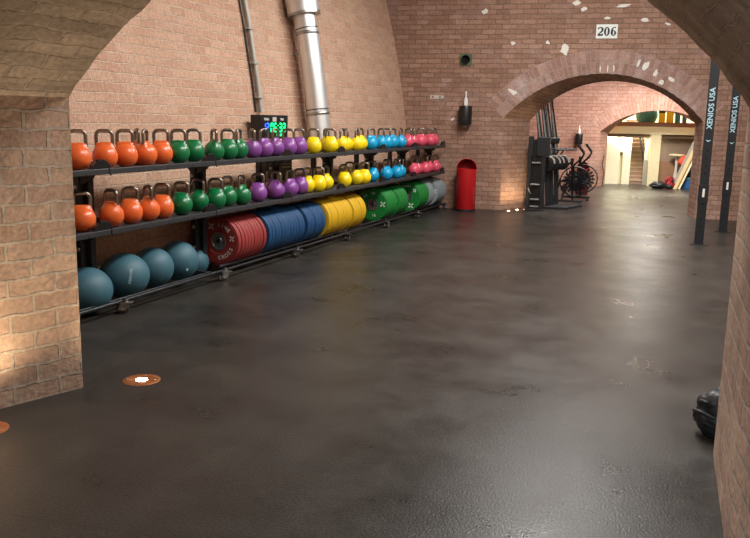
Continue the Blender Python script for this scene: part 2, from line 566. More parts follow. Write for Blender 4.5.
bm = BM(); box(bm, -9, 8, -7, 32, -0.12, 0)
floor = struct(obj('floor', bm, M_floor))
bm = BM(); box(bm, -8, 6, 1.2, 21.8, 5.1, 5.3); struct(obj('ceiling', bm, M_ceiling))
bm = BM(); box(bm, -6.6, 4.0, -6.4, 1.0, 3.6, 3.75); struct(obj('ceiling_entry', bm, M_ceiling))

# plaster patches and scars on the far wall (children of the wall)
def blob(bm, cu, cz, ru, rz, th=0.008, rot=0.0, n=11, base=FA, v=0.0):
    front, back = [], []
    for i in range(n):
        t = 2 * PI * i / n
        k = 0.55 + 0.55 * random.random()
        a, b = ru * k * math.cos(t), rz * k * math.sin(t)
        a, b = a * math.cos(rot) - b * math.sin(rot), a * math.sin(rot) + b * math.cos(rot)
        front.append(bm.verts.new(W(base, cu + a * 0.9, v - th, cz + b * 0.9)))
        back.append(bm.verts.new(W(base, cu + a, v + 0.01, cz + b)))
    bm.faces.new(front)
    for i in range(n):
        bm.faces.new((front[i], front[(i + 1) % n], back[(i + 1) % n], back[i]))
for cu, cz, ru, rz, rot in [(-3.72, 3.45, 0.09, 0.06, 0.4), (-3.171, 2.09, 0.11, 0.05, -0.6), (-3.213, 2.921, 0.05, 0.045, 0), (-2.62, 2.93, 0.05, 0.04, 0),
                            (-2.325, 2.803, 0.09, 0.115, 0), (-2.174, 3.573, 0.09, 0.05, 0.2), (-2.053, 3.474, 0.06, 0.045, 0), (-1.668, 3.324, 0.07, 0.035, 0.1),
                            (-1.054, 3.286, 0.08, 0.04, 0.15), (-0.686, 3.219, 0.07, 0.03, -0.2), (-1.42, 3.52, 0.14, 0.03, 0.1), (-4.22, 1.60, 0.06, 0.035, 0.3)]:
    bm = BM(); blob(bm, cu, cz, ru, rz, rot=rot)
    obj('plaster_patch', bm, M_plaster, wall_far)
for cu, cz, ru, rz, rot in [(-0.82, 2.42, 0.05, 0.08, -.5), (-0.72, 2.28, 0.05, 0.07, -.6), (-0.55, 2.32, 0.07, 0.05, -.6), (-0.98, 2.55, 0.05, .1, -.5), (-1.1, 2.6, 0.03, .09, -.3), (-1.60, 2.50, 0.012, 0.08, 0), (-1.72, 2.49, 0.012, 0.08, 0), (-1.5, 2.50, 0.012, .08, 0)]:
    bm = BM(); blob(bm, cu, cz, ru, rz, th=0.006, rot=rot)
    obj('lime_patch', bm, M_plaster, wall_far)
# brownish scars: pock marks in the brick
# ------------------------------------------------------------------ wall-mounted things on the far wall
t = empty('number_sign', W(FA, -1.655, -0.004, 3.105), math.atan2(U.y, U.x))
tag(t, 'white number sign reading 206 on the brick wall above the arch', 'sign')
bm = BM(); box(bm, -0.175, 0.175, -0.008, 0, -0.115, 0.115, bev=0.002)
obj('sign_panel', bm, M_signw, t)
def stroke(bm, pts, ws, y=-0.011):
    """flat ribbon with varying width, slightly raised"""
    n = len(pts)
    Ls, Rs = [], []
    for i in range(n):
        a = Vector(pts[max(i - 1, 0)]); b = Vector(pts[min(i + 1, n - 1)])
        d = (b - a).normalized(); nn = Vector((-d.y, d.x)) * ws[i] / 2
        p = Vector(pts[i])
        Ls.append(bm.verts.new((p.x + nn.x, y, p.y + nn.y))); Rs.append(bm.verts.new((p.x - nn.x, y, p.y - nn.y)))
    for i in range(n - 1):
        bm.faces.new((Ls[i], Ls[i + 1], Rs[i + 1], Rs[i]))
bm = BM()
def ring_digit(cx, cz, a, b, a2, b2):
    n = 28
    o_ = [bm.verts.new((cx + a * math.cos(2 * PI * i / n), -0.011, cz + b * math.sin(2 * PI * i / n))) for i in range(n)]
    i_ = [bm.verts.new((cx + a2 * math.cos(2 * PI * i / n), -0.011, cz + b2 * math.sin(2 * PI * i / n))) for i in range(n)]
    for i in range(n):
        bm.faces.new((o_[i], o_[(i + 1) % n], i_[(i + 1) % n], i_[i]))
def arc2(cx, cz, a, b, t0, t1, n=14):
    return [(cx + a * math.cos(math.radians(t0 + (t1 - t0) * i / n)), cz + b * math.sin(math.radians(t0 + (t1 - t0) * i / n))) for i in range(n + 1)]
ring_digit(0.0, 0.0, 0.047, 0.072, 0.014, 0.058)
p = arc2(-0.108, 0.028, 0.036, 0.037, 165, -35) + [(-0.115, -0.03), (-0.143, -0.052)]
stroke(bm, p, [0.022, 0.03, 0.018] + [0.016] * 5 + [0.026, 0.034, 0.036, 0.036, 0.034, 0.03, 0.028, 0.02, 0.014])
stroke(bm, [(-0.148, -0.059), (-0.11, -0.059), (-0.07, -0.055), (-0.062, -0.03)], [0.02, 0.03, 0.03, 0.008])
ring_digit(0.108, -0.027, 0.045, 0.044, 0.013, 0.033)
p = arc2(0.125, 0.0, 0.046, 0.065, 215, 70)
stroke(bm, p, [0.03] * 7 + [0.026, 0.022, 0.018, 0.014, 0.012, 0.012, 0.02, 0.028])
obj('numeral', bm, M_signb, t)

RZ = math.atan2(U.y, U.x)
def wall_empty(name, u, v, z, base=FA):
    return empty(name, W(base, u, v, z), RZ)
# round vent pipe in green frame
t = wall_empty('vent_pipe', -4.02, -0.003, 2.64)
tag(t, 'round dark pipe opening in a green-grey frame high on the brick wall', 'vent')
bm = BM()
n = 32; sq = 0.105
o_ = []; i_ = []; o2 = []; i2 = []
for i in range(n):
    a = 2 * PI * (i + .5) / n; c_, s_ = math.cos(a), math.sin(a); k = sq / max(abs(c_), abs(s_))
    o_.append(bm.verts.new((k * c_, -0.02, k * s_))); o2.append(bm.verts.new((k * c_, 0, k * s_)))
    i_.append(bm.verts.new((0.075 * c_, -0.02, 0.075 * s_))); i2.append(bm.verts.new((0.075 * c_, 0, 0.075 * s_)))
for i in range(n):
    j = (i + 1) % n
    bm.faces.new((o_[i], o_[j], i_[j], i_[i])); bm.faces.new((o_[i], o_[j], o2[j], o2[i])); bm.faces.new((i_[i], i_[j], i2[j], i2[i]))
obj('vent_frame', bm, M_greenp, t)
bm = BM()
lathe(bm, [(0, -0.0), (0.066, -0.0), (0.066, 0.07), (0.076, 0.07), (0.076, 0.0)], 28, Matrix.Rotation(PI / 2, 4, 'X'))
obj('pipe_end', bm, M_hole, t)

# notched fixing plate
t = wall_empty('fixing_plate', -4.515, -0.002, 1.985)
tag(t, 'small pale fixing plate with holes on the brick wall left of the black dispenser', 'plate')
bm = BM(); box(bm, -0.125, 0.03, -0.012, 0, -0.035, 0.035, bev=0.003); box(bm, -0.02, 0.10, -0.014, 0, -0.03, 0.03, bev=0.003)
prism(bm, [(0.10, -0.013, -0.03), (0.135, -0.013, 0), (0.10, -0.013, 0.03)], (0, 1, 0), 0.013)
obj('plate_body', bm, M_duct_w, t)
for x in (-0.075, 0.055):
    bm = BM()
    lathe(bm, [(0, 0.016), (0.019, 0.016), (0.019, 0.0)], 14, Matrix.Translation((x, 0, 0)) @ Matrix.Rotation(PI / 2, 4, 'X'))
    obj('bolt_hole', bm, M_woodb, t)

def dispenser(u, z, base, s, label):
    t = wall_empty('wall_dispenser', u, -0.12 * s, z, base)
    tag(t, label, 'dispenser')
    bm = BM()
    lathe(bm, [(0, -0.17), (0.085, -0.17), (0.112, -0.15), (0.115, -0.13), (0.115, 0.15), (0.108, 0.17), (0, 0.175)], 28)
    o = obj('drum', bm, M_blackp, t, True)
    bm = BM(); lathe(bm, [(0, -0.205), (0.03, -0.205), (0.035, -0.172), (0, -0.172)], 16); obj('nozzle', bm, M_steel, t, True)
    bm = BM(); lathe(bm, [(0, 0.176), (0.034, 0.176), (0.036, 0.19), (0.036, 0.27), (0.020, 0.31), (0.012, 0.33), (0.012, 0.39), (0.016, 0.39), (0.014, 0.42), (0, 0.425)], 18)
    obj('bottle', bm, M_white, t, True)
    bm = BM(); box(bm, -0.03, 0.03, 0.10, 0.118, -0.10, 0.10); obj('bracket', bm, M_black, t)
    bm = BM(); lathe(bm, [(0, 0.119), (0.006, 0.119), (0.006, 0.113)], 10, Matrix.Translation((-0.01, 0, -0.06)) @ Matrix.Rotation(PI / 2, 4, 'X')); obj('screw', bm, M_steel, t)
    t.scale = (s, s, s)
    return t
dispenser(-3.978, 1.665, FA, 1.0, 'black drum dispenser with white bottle on the wall above the red bin')
dispenser(-0.50, 1.19, W3, 0.80, 'black drum dispenser with white bottle on the far room wall seen through the arch')

# ------------------------------------------------------------------ left wall services
def on_wall(y, z, off=0.0):
    return Vector((wall_x(z) + off, y, z))
t = empty('wall_conduit', (wall_x(1.6), 8.6, 1.6))
tag(t, 'thin grey conduit running up the left brick wall above the timer', 'conduit')
o_ = Vector(t.location)
zs = [1.62, 1.98, 2.7, 3.14, 3.67, 4.4, 5.05]
bm = BM(); tube(bm, [on_wall(8.66, z, 0.045) - o_ for z in zs], 0.028, 12); obj('pipe', bm, M_conduit, t, True)
bm = BM(); tube(bm, [on_wall(8.58, z, 0.018) - o_ for z in zs], 0.012, 8); obj('cable', bm, M_black, t, True)
for z in (1.8, 2.2, 2.6, 3.0, 3.4, 3.9):
    bm = BM(); p = on_wall(8.66, z, 0.03) - o_
    box(bm, p.x - 0.03, p.x + 0.055, p.y - 0.085, p.y + 0.035, p.z - 0.012, p.z + 0.012); obj('pipe_clip', bm, M_conduit, t)

t = empty('ventilation_duct', (wall_x(1.4), 9.8, 1.4))
tag(t, 'large round galvanised ventilation duct on the left brick wall', 'duct')
o_ = Vector(t.location)
def duct_axis(z):
    return on_wall(9.83, z, 0.24) - o_
bm = BM(); zz = [1.27, 1.5, 1.98, 2.35, 2.7, 2.93]
tube(bm, [duct_axis(z) for z in zz], 0.15, 40); obj('lower_tube', bm, M_chrome, t, True)
bm = BM(); tube(bm, [duct_axis(z) for z in (2.90, 3.14, 3.67, 4.4, 5.05)], 0.215, 40); obj('upper_tube', bm, M_chrome, t, True)
for z in (1.62, 2.66):
    bm = BM(); tube(bm, [duct_axis(z - 0.022), duct_axis(z - .01), duct_axis(z + .01), duct_axis(z + 0.022)], [0.153, 0.162, 0.162, 0.153], 40); obj('joint_ring', bm, M_steel, t, True)
    bm = BM(); tube(bm, [duct_axis(z + 0.05), duct_axis(z + 0.062)], 0.155, 40); obj('seam_band', bm, M_black, t, True)
bm = BM(); tube(bm, [duct_axis(2.885), duct_axis(2.915)], 0.222, 40); obj('reducer_rim', bm, M_steel, t, True)
for z in (1.35, 2.4, 3.5):
    bm = BM(); p = duct_axis(z); box(bm, p.x - 0.27, p.x - 0.12, p.y - 0.02, p.y + 0.02, p.z - 0.02, p.z + 0.02); obj('wall_bracket', bm, M_steel, t)

# interval timer: faces +x, tilted towards the viewer
t = empty('interval_timer', (-4.72, 8.60, 1.45), 0)
t.rotation_euler = (0, 0, math.radians(-6)); t.scale = (1, 0.8, 1.08)
tag(t, 'black digital interval timer with blue and green digits behind the purple kettlebells', 'timer')
bm = BM(); box(bm, -0.13, 0.0, -0.37, 0.37, -0.13, 0.13, bev=0.008); obj('casing', bm, M_blackp, t)
bm = BM(); box(bm, 0.0005, 0.004, -0.36, 0.36, 0.052, 0.115); obj('header_strip', bm, M_black, t)
def yz_M(y, z, x=0.006):
    return frame_M((x, y, z), (0, 1, 0), (0, 0, 1))
bm = BM(); box(bm, 0.0045, 0.006, -0.045, 0.055, 0.06, 0.108); obj('logo_plate', bm, M_duct_w, t)
text_mesh('lettering', 'XENIOS', 0.036, M_letter, yz_M(-0.20, 0.083), t)
text_mesh('lettering', 'TIMER', 0.036, M_letter, yz_M(0.20, 0.083), t)
SEG = {'0': 'abcdef', '1': 'bc', '2': 'abged', '3': 'abgcd', '5': 'afgcd', '7': 'abc'}
def seven(ch, y, z, w, h, m, th=0.014):
    bm = BM()
    hx = w / 2
    def hb(zc): box(bm, 0.003, 0.007, y - hx + th * .4, y + hx - th * .4, zc - th / 2, zc + th / 2)
    def vb(yc, za, zb): box(bm, 0.003, 0.007, yc - th / 2, yc + th / 2, za, zb)
    for s in SEG[ch]:
        if s == 'a': hb(z + h / 2)
        if s == 'g': hb(z)
        if s == 'd': hb(z - h / 2)
        if s == 'b': vb(y + hx, z + .005, z + h / 2)
        if s == 'c': vb(y + hx, z - h / 2, z - .005)
        if s == 'f': vb(y - hx, z + .005, z + h / 2)
        if s == 'e': vb(y - hx, z - h / 2, z - .005)
    obj('digit', bm, m, t)
for ch, y in (('1', -0.255), ('2', -0.17)): seven(ch, y, -0.005, 0.055, 0.085, M_dig_b, 0.017)
for ch, y in (('0', -0.06), ('5', 0.03), ('3', 0.165), ('3', 0.26)): seven(ch, y, -0.005, 0.06, 0.085, M_dig_g, 0.019)
bm = BM(); box(bm, 0.003, 0.007, 0.09, 0.105, 0.01, 0.025); obj('colon_dot', bm, M_dig_g, t)
bm = BM(); box(bm, 0.003, 0.007, 0.09, 0.105, -0.035, -0.02); obj('colon_dot', bm, M_dig_g, t)
bm = BM(); box(bm, 0.003, 0.007, 0.06, 0.12, -0.10, -0.075); box(bm, 0.003, 0.007, 0.15, 0.22, -0.10, -0.075); obj('indicator', bm, M_dig_g, t)
t = empty('power_box', (-4.72, 8.75, 0.93))
tag(t, 'small black box with a grey band on the wall below the timer', 'box')
bm = BM(); box(bm, -0.11, 0, -0.32, 0.32, -0.13, 0.13, bev=0.01); obj('casing', bm, M_blackp, t)
bm = BM(); box(bm, 0.001, 0.006, -0.2, 0.28, 0.02, 0.04); box(bm, 0.001, 0.006, -0.2, 0.28, 0.06, 0.075); obj('band', bm, M_grey, t)

# ------------------------------------------------------------------ rack
YP = [4.95, 6.42, 7.94, 9.40, 10.86, 12.26, 13.80]
rack = empty('storage_rack', (-4.35, 4.0, 0))
tag(rack, 'long black three-tier steel rack on casters along the left brick wall', 'rack')
def rk(name, bm, m, parent=rack, smooth=False):
    for v in bm.verts:
        v.co -= Vector((-4.35, 4.0, 0))
    return obj(name, bm, m, parent, smooth)
YS = [3.95] + YP
POST_Y = [5.04, 6.62, 8.16, 9.58, 11.02, 12.42, 13.84]
Z_T, Z_M = 1.147, 0.682
XF, XB = -4.137, -4.58
for y in [q - 0.06 for q in POST_Y] + [3.98]:
    low = y < 7
    zl = 0.10 if low else Z_M - 0.06
    bm = BM(); box(bm, -4.46, -4.395, y + 0.03, y + 0.09, zl, Z_T - 0.045, bev=0.006)
    up = rk('upright', bm, M_frame)
    bm = BM(); box(bm, -4.50, -4.44, y - 0.035, y + 0.03, zl, Z_T - 0.045, bev=0.004); rk('rear_channel', bm, M_black)
    if not low:
        bm = BM(); box(bm, -4.67, -4.61, y - 0.03, y + 0.03, 0.10, Z_T - 0.02, bev=0.006); rk('rear_upright', bm, M_frame)
    for z in ((0.99, 0.80, 0.50, 0.30) if low else (0.99, 0.80)):
        bm = BM()
        lathe(bm, [(0, 0.0), (0.019, 0.0), (0.017, 0.009), (0, 0.013)], 12, Matrix.Translation((-4.468, y - 0.036, z)) @ Matrix.Rotation(PI / 2, 4, 'X'))
        rk('bolt', bm, M_steel)
    for zc in (Z_T - 0.065, Z_M - 0.06):
        bm = BM(); prism(bm, [(-4.56, y + 0.01, zc + 0.02), (-4.30, y + 0.01, zc + 0.02), (-4.32, y + 0.01, zc - 0.015), (-4.40, y + 0.01, zc - 0.06), (-4.50, y + 0.01, zc - 0.06)], (0, -1, 0), 0.03)
        rk('shelf_bracket', bm, M_black)
for a, b in zip(YS[:-1], YS[1:]):
    for z in (Z_T, Z_M):
        bm = BM()
        box(bm, XB, XF - 0.012, a + 0.012, b - 0.012, z - 0.02, z - 0.004)
        box(bm, XF - 0.035, XF, a + 0.004, b - 0.004, z - 0.040, z + 0.006, bev=0.006)
        box(bm, XB - 0.01, XB + 0.02, a + 0.012, b - 0.012, z - 0.05, z + 0.03)
        for q in (0.25, 0.5, 0.75):
            yq = a + (b - a) * q
            lathe(bm, [(0, 0.0), (0.009, 0.0), (0.008, 0.004), (0, 0.005)], 8, Matrix.Translation((XF, yq, z - 0.025)) @ Matrix.Rotation(PI / 2, 4, 'Y'))
        rk('shelf', bm, M_shelf)
for y in YP:
    for z in (Z_T, Z_M):
        bm = BM()
        pr = [(y - 0.20, z - 0.002)] + [(y - 0.085 + 0.10 * math.sin(math.radians(q)), z + 0.002 + 0.062 * math.cos(math.radians(q))) for q in range(-75, 91, 15)]
        prism(bm, [(XF - 0.034, yy, zz_) for yy, zz_ in pr], (1, 0, 0), 0.030)
        rk('shelf_end_cap', bm, M_blackp)
        bm = BM()
        tube(bm, [(XF - 0.012, y - 0.085 + 0.106 * math.sin(math.radians(q)), z - 0.004 + 0.074 * math.cos(math.radians(q))) for q in range(-20, 91, 10)] + [(XF - 0.006, y + 0.022, z - 0.05)], 0.009, 6)
        rk('cap_rim', bm, M_frame)
# bottom tier: rails
def rail(x, z, y0, y1, r=0.018):
    bm = BM(); tube(bm, [(x, y0, z), (x, y1, z)], r, 12); return rk('rail', bm, M_frame, smooth=True)
rail(XF, 0.100, 3.95, 13.94, 0.014); rail(XB - 0.05, 0.100, 3.95, 13.94, 0.014)
for sx in (-1, 1):
    rail(-4.37 + sx * 0.13, 0.112, 6.60, 13.94, 0.016)
rail(-4.37 - 0.155, 0.100, 3.95, 6.42, 0.014)
rail(-4.37 + 0.150, 0.092, 3.95, 6.42, 0.010)
for y in YP + [3.98]:
    bm = BM(); box(bm, XB - 0.05, XF, y - 0.02, y + 0.02, 0.078, 0.096); rk('crossbar', bm, M_frame)
def caster(x, y, rz):
    c = empty('caster', (x, y, 0), rz)
    c.parent = rack
    c.location = (x + 4.35, y - 4.0, 0); c.scale = (1.35, 1.35, 1.0)
    bm = BM(); lathe(bm, [(0, -0.014), (0.024, -0.014), (0.038, -0.010), (0.038, 0.010), (0.024, 0.014), (0, 0.014)], 20, Matrix.Translation((0, 0, 0.038)) @ Matrix.Rotation(PI / 2, 4, 'X'))
    obj('wheel', bm, M_rubber_w, c, True)
    bm = BM()
    for s in (-1, 1):
        prism(bm, [(-0.02, s * 0.02, 0.03), (0.02, s * 0.02, 0.03), (0.05, s * 0.02, 0.085), (-0.01, s * 0.02, 0.085)], (0, s, 0), 0.004)
        lathe(bm, [(0, 0), (0.012, 0), (0.010, 0.006), (0, 0.008)], 12, Matrix.Translation((0, s * 0.024, 0.036)) @ Matrix.Rotation(-s * PI / 2, 4, 'X'))
    box(bm, -0.02, 0.06, -0.03, 0.03, 0.083, 0.092)
    obj('fork', bm, M_steel, c)
    bm = BM(); tube(bm, [(0.02, 0, 0.09), (0.02, 0, 0.125)], 0.012, 10); obj('stem', bm, M_steel, c)
    bm = BM(); box(bm, -0.065, -0.015, -0.018, 0.018, 0.075, 0.09, bev=0.004); obj('brake_pedal', bm, M_blackp, c)
    return c
k = 0
for y in YP + [3.98]:
    for x in (XF - 0.0, XB + 0.03):
        caster(x, y + (0.09 if x == XF else 0.0), [0.5, 2.2, 1.1, -0.6, 0.2, 1.7, 2.6][k % 7]); k += 1

# ------------------------------------------------------------------ kettlebells
def kb_body():
    bm = BM()
    bmesh.ops.create_uvsphere(bm, u_segments=44, v_segments=30, radius=1.0)
    for v in bm.verts:
        d = v.co.normalized()
        r1 = 0.093
        # squared shoulders that run up to the handle legs
        hx, hy, hz = 0.064, 0.022, 0.104
        p = 7
        if d.z <= 1e-4:
            d2 = d * 0.093; v.co = d2; v.co.z = max(v.co.z, -0.084) + 0.084
            continue
        q = (abs(d.x / hx) ** p + abs(d.y / hy) ** p + abs((d.z / hz) if d.z > 0 else 0.0) ** p) ** (-1.0 / p)
        if d.z <= 0: q = 0
        k = 9
        r = (r1 ** k + q ** k) ** (1 / k) if q > 0 else r1
        r = min(r, 0.128)
        v.co = d * r
        v.co.z = max(v.co.z, -0.084)
        v.co.z += 0.084
    return bm
def kb_handle():
    bm = BM()
    hw, top, bot, rc = 0.057, 0.274, 0.165, 0.036
    pts = [(-hw, 0, bot)]
    for a in range(0, 91, 15):
        pts.append((-hw + rc - rc * math.cos(math.radians(a)), 0, top - rc + rc * math.sin(math.radians(a))))
    for a in range(90, -1, -15):
        pts.append((hw - rc + rc * math.cos(math.radians(a)), 0, top - rc + rc * math.sin(math.radians(a))))
    pts.append((hw, 0, bot))
    tube(bm, pts, 0.0135, 12)
    return bm
proto_kb = {}
def kettlebell(colour, x, y, z, rz, label, s=1.05):
    if colour not in proto_kb:
        t = empty('kettlebell', (0, 0, 0))
        if not proto_kb:
            b = obj('body', kb_body(), KB[colour], t, True, angle=75)
            h = obj('handle', kb_handle(), M_handle, t, True)
        else:
            src = list(proto_kb.values())[0]
            for ch in src.children:
                if ch.name.startswith('body'):
                    me = ch.data.copy(); me.materials.clear(); me.materials.append(KB[colour])
                    o = bpy.data.objects.new('body', me); link(o, t)
                else:
                    o = ch.copy(); COL.objects.link(o); o.parent = t
        proto_kb[colour] = t
        c = t
    else:
        c = copy_thing(proto_kb[colour])
    c.location = (x, y, z); c.rotation_euler = (0, 0, rz); c.scale = (s, s, s)
    tag(c, label, 'kettlebell', f'{colour} kettlebells')
    return c
ORD = ['first', 'second', 'third', 'fourth', 'fifth', 'sixth', 'seventh', 'eighth', 'ninth', 'tenth', 'eleventh', 'twelfth', 'thirteenth', 'fourteenth', 'fifteenth', 'sixteenth', 'seventeenth', 'eighteenth']
KBDATA = {
 'upper': [('orange', -4.280, 4.779, 44), ('orange', -4.280, 5.076, 38), ('orange', -4.280, 5.320, 38), ('orange', -4.474, 5.721, -38), ('orange', -4.280, 5.576, 112), ('orange', -4.316, 5.843, 32), ('green', -4.280, 6.046, 30), ('green', -4.330, 6.352, 34), ('green', -4.283, 6.621, -35), ('green', -4.280, 6.862, 38), ('green', -4.330, 7.147, 101), ('purple', -4.280, 7.336, -39), ('purple', -4.280, 7.583, 76), ('purple', -4.330, 7.922, 91), ('purple', -4.280, 8.130, 21), ('purple', -4.330, 8.493, 32), ('yellow', -4.280, 8.777, 26), ('yellow', -4.404, 9.402, -37), ('yellow', -4.275, 9.254, 28), ('yellow', -4.280, 9.620, 90), ('yellow', -4.353, 9.910, -46), ('yellow', -4.275, 10.090, 97), ('yellow', -4.330, 10.370, 83), ('blue', -4.280, 10.628, 62), ('blue', -4.283, 11.028, -24), ('blue', -4.280, 11.244, -17), ('blue', -4.330, 11.629, 64), ('blue', -4.280, 11.856, 89), ('pink', -4.280, 12.207, -23), ('pink', -4.349, 12.638, -54), ('pink', -4.275, 12.819, 22), ('pink', -4.356, 13.160, 68), ('pink', -4.275, 13.338, 21), ('pink', -4.330, 13.711, 65)],
 'middle': [('orange', -4.280, 4.798, 49), ('orange', -4.280, 5.124, -3), ('orange', -4.280, 5.360, 41), ('orange', -4.280, 5.593, -25), ('orange', -4.280, 5.790, 33), ('green', -4.280, 6.072, 28), ('green', -4.330, 6.413, -2), ('green', -4.280, 6.634, 30), ('green', -4.330, 6.921, 74), ('green', -4.280, 7.113, 92), ('purple', -4.280, 7.443, 34), ('purple', -4.404, 7.982, 21), ('purple', -4.275, 7.835, -11), ('purple', -4.280, 8.171, 75), ('purple', -4.330, 8.521, 28), ('yellow', -4.341, 8.729, 70), ('yellow', -4.275, 8.913, 23), ('yellow', -4.330, 9.247, 87), ('yellow', -4.280, 9.711, 16), ('yellow', -4.475, 10.323, 30), ('yellow', -4.315, 10.196, 69), ('yellow', -4.277, 10.389, 26), ('blue', -4.330, 10.833, 19), ('blue', -4.280, 11.260, 71), ('blue', -4.381, 11.537, 62), ('blue', -4.275, 11.703, -26), ('blue', -4.330, 12.005, -21), ('pink', -4.280, 12.543, 65), ('pink', -4.346, 12.917, -53), ('pink', -4.275, 13.100, -22), ('pink', -4.330, 13.471, 69), ('pink', -4.280, 13.721, 69)],
}

for tier, z in (('upper', Z_T - 0.003), ('middle', Z_M - 0.003)):
    cnt = {}
    rows = KBDATA[tier]
    tot = {}
    for r in rows: tot[r[0]] = tot.get(r[0], 0) + 1
    for colour, x, y, deg in rows:
        i = cnt.get(colour, 0); cnt[colour] = i + 1
        row = 'back-row ' if x < -4.38 else ''
        lab = f'{row}{colour} kettlebell on the {tier} shelf, {ORD[i]} of {tot[colour]} {colour} ones from left'
        kettlebell(colour, x, y, z, math.radians(deg), lab)

# ------------------------------------------------------------------ bumper plates
def plate_parts(colour, t_, th, R=0.240, hub=True):
    M = Matrix.Rotation(PI / 2, 4, 'X')   # axis along -y: front face at +h -> -y
    h = th / 2
    bm = BM()
    lathe(bm, [(0.088, -h + 0.006), (0.125, -h + 0.006), (0.13, -h), (0.218, -h), (0.223, -h + 0.003), (R - 0.004, -h + 0.003), (R, -h + 0.008), (R, h - 0.008), (R - 0.004, h - 0.003), (0.223, h - 0.003), (0.218, h), (0.13, h), (0.125, h - 0.006), (0.088, h - 0.006)], 56, M)
    obj('rubber_disc', bm, PL[colour], t_, True, angle=25)
    bm = BM()
    lathe(bm, [(0.026, -h + 0.002), (0.088, -h + 0.002), (0.088, h - 0.002), (0.07, h - 0.002), (0.066, h - 0.008), (0.040, h - 0.008), (0.036, h), (0.026, h), (0.026, -h + 0.002)], 32, M)
    for q in range(6):
        a = 2 * PI * q / 6
        lathe(bm, [(0, 0.007), (0.008, 0.006), (0.009, 0)], 8, Matrix.Translation((0.053 * math.cos(a), -h + 0.008, 0.053 * math.sin(a))) @ Matrix.Rotation(PI / 2, 4, 'X'))
    obj('steel_hub', bm, M_steel, t_, True, angle=30)
def x_mark(t_, ang, rad, size, h, m=M_letter):
    """splayed four-armed X emblem on the front face"""
    bm = BM()
    c = Vector((rad * math.cos(ang), -h - 0.0012, rad * math.sin(ang)))
    for q in range(4):
        a = PI / 4 + q * PI / 2
        d = Vector((math.cos(a), 0, math.sin(a))); s_ = Vector((-math.sin(a), 0, math.cos(a)))
        pts = [c + d * size * 0.10 - s_ * size * 0.08, c + d * size * 0.58 - s_ * size * 0.22, c + d * size * 0.66 + s_ * size * 0.10, c + d * size * 0.10 + s_ * size * 0.08]
        prism(bm, pts, (0, 1, 0), 0.0022)
    obj('emblem', bm, m, t_)
def arc_text(t_, s, rad, a0, step, size, h, m=M_letter, outward=True):
    """letters round the face; angles in degrees, seen from the front (-y)"""
    for i, ch in enumerate(s):
        if ch == ' ': continue
        a = math.radians(a0 + step * i)
        rd = Vector((math.cos(a), 0, math.sin(a)))
        ey = rd if outward else -rd
        ex = Vector((ey.z, 0, -ey.x))
        text_mesh('letter', ch, size, m, frame_M(rd * rad + Vector((0, -h - 0.001, 0)), ex, ey), t_, extrude=0.0012)
plates = []
PX, PZ = -4.37, 0.330
def run(colour, y0, y1, n, gap=0.004, text=None):
    out = []
    th = (y1 - y0) / n - gap
    proto = None
    for i in range(n):
        yc = y0 + (y1 - y0) * (i + 0.5) / n
        if i == 0:
            t_ = empty('bumper_plate', (PX, yc, PZ)); plate_parts(colour, t_, th)
            first = t_
        else:
            if proto is None:
                proto = empty('bumper_plate', (PX, yc, PZ)); plate_parts(colour, proto, th); t_ = proto
            else:
                t_ = copy_thing(proto, (PX, yc, PZ))
        t_.location.x = PX + random.uniform(-0.004, 0.004)
        out.append(t_)
    return first, th / 2, out
PLATES = [
    ('red', [(6.80, 7.36, 9)], 'big'),
    ('blue', [(7.42, 8.27, 12), (8.34, 8.83, 5)], ''),
    ('yellow', [(8.92, 9.66, 8), (9.70, 10.14, 5)], ''),
    ('green', [(10.95, 11.38, 6), (11.46, 11.88, 5), (12.48, 12.93, 5)], ''),
    ('grey', [(12.98, 13.24, 4), (13.46, 13.93, 5)], ''),
]
for colour, runs, _ in PLATES:
    allp = []
    firsts = []
    for y0, y1, n in runs:
        f, h, out = run(colour, y0, y1, n)
        firsts.append((f, h)); allp += out
    for i, o in enumerate(allp):
        tag(o, f'{colour} rubber bumper plate on the bottom tier, {ORD[i]} of the {len(allp)} from left', 'weight plate', f'{colour} bumper plates')
    if colour == 'red':
        f, h = firsts[0]
        x_mark(f, math.radians(118), 0.165, 0.062, h); x_mark(f, math.radians(12), 0.165, 0.05, h)
        arc_text(f, 'CROSS', 0.168, -84, 14.5, 0.055, h, outward=False)
        arc_text(f, 'LINE', 0.168, 85, -14, 0.05, h)
    elif colour == 'blue':
        f, h = firsts[0]
        x_mark(f, math.radians(32), 0.165, 0.06, h); x_mark(f, math.radians(-40), 0.165, 0.06, h)
        arc_text(f, 'LINE', 0.168, 92, -12.5, 0.05, h)
    elif colour == 'yellow':
        f, h = firsts[0]
        x_mark(f, math.radians(60), 0.165, 0.07, h)
        arc_text(f, '15', 0.165, -8, 10, 0.045, h, outward=False)
        arc_text(f, 'KG', 0.165, -36, 12, 0.04, h, outward=False)
    elif colour == 'green':
        f, h = firsts[0]
        x_mark(f, math.radians(4), 0.165, 0.075, h)
        arc_text(f, '10', 0.165, 93, -11, 0.045, h); arc_text(f, 'KG', 0.165, 140, -12, 0.04, h)
        arc_text(f, '15', 0.165, -88, 12, 0.05, h, outward=False)
        f, h = firsts[2]
        x_mark(f, math.radians(-65), 0.165, 0.08, h); x_mark(f, math.radians(38), 0.165, 0.055, h)
        arc_text(f, 'CROSS', 0.168, 120, -12, 0.042, h)
    else:
        f, h = firsts[1]
        x_mark(f, math.radians(8), 0.165, 0.07, h)
        arc_text(f, 'CROSS', 0.168, 105, -13, 0.055, h)

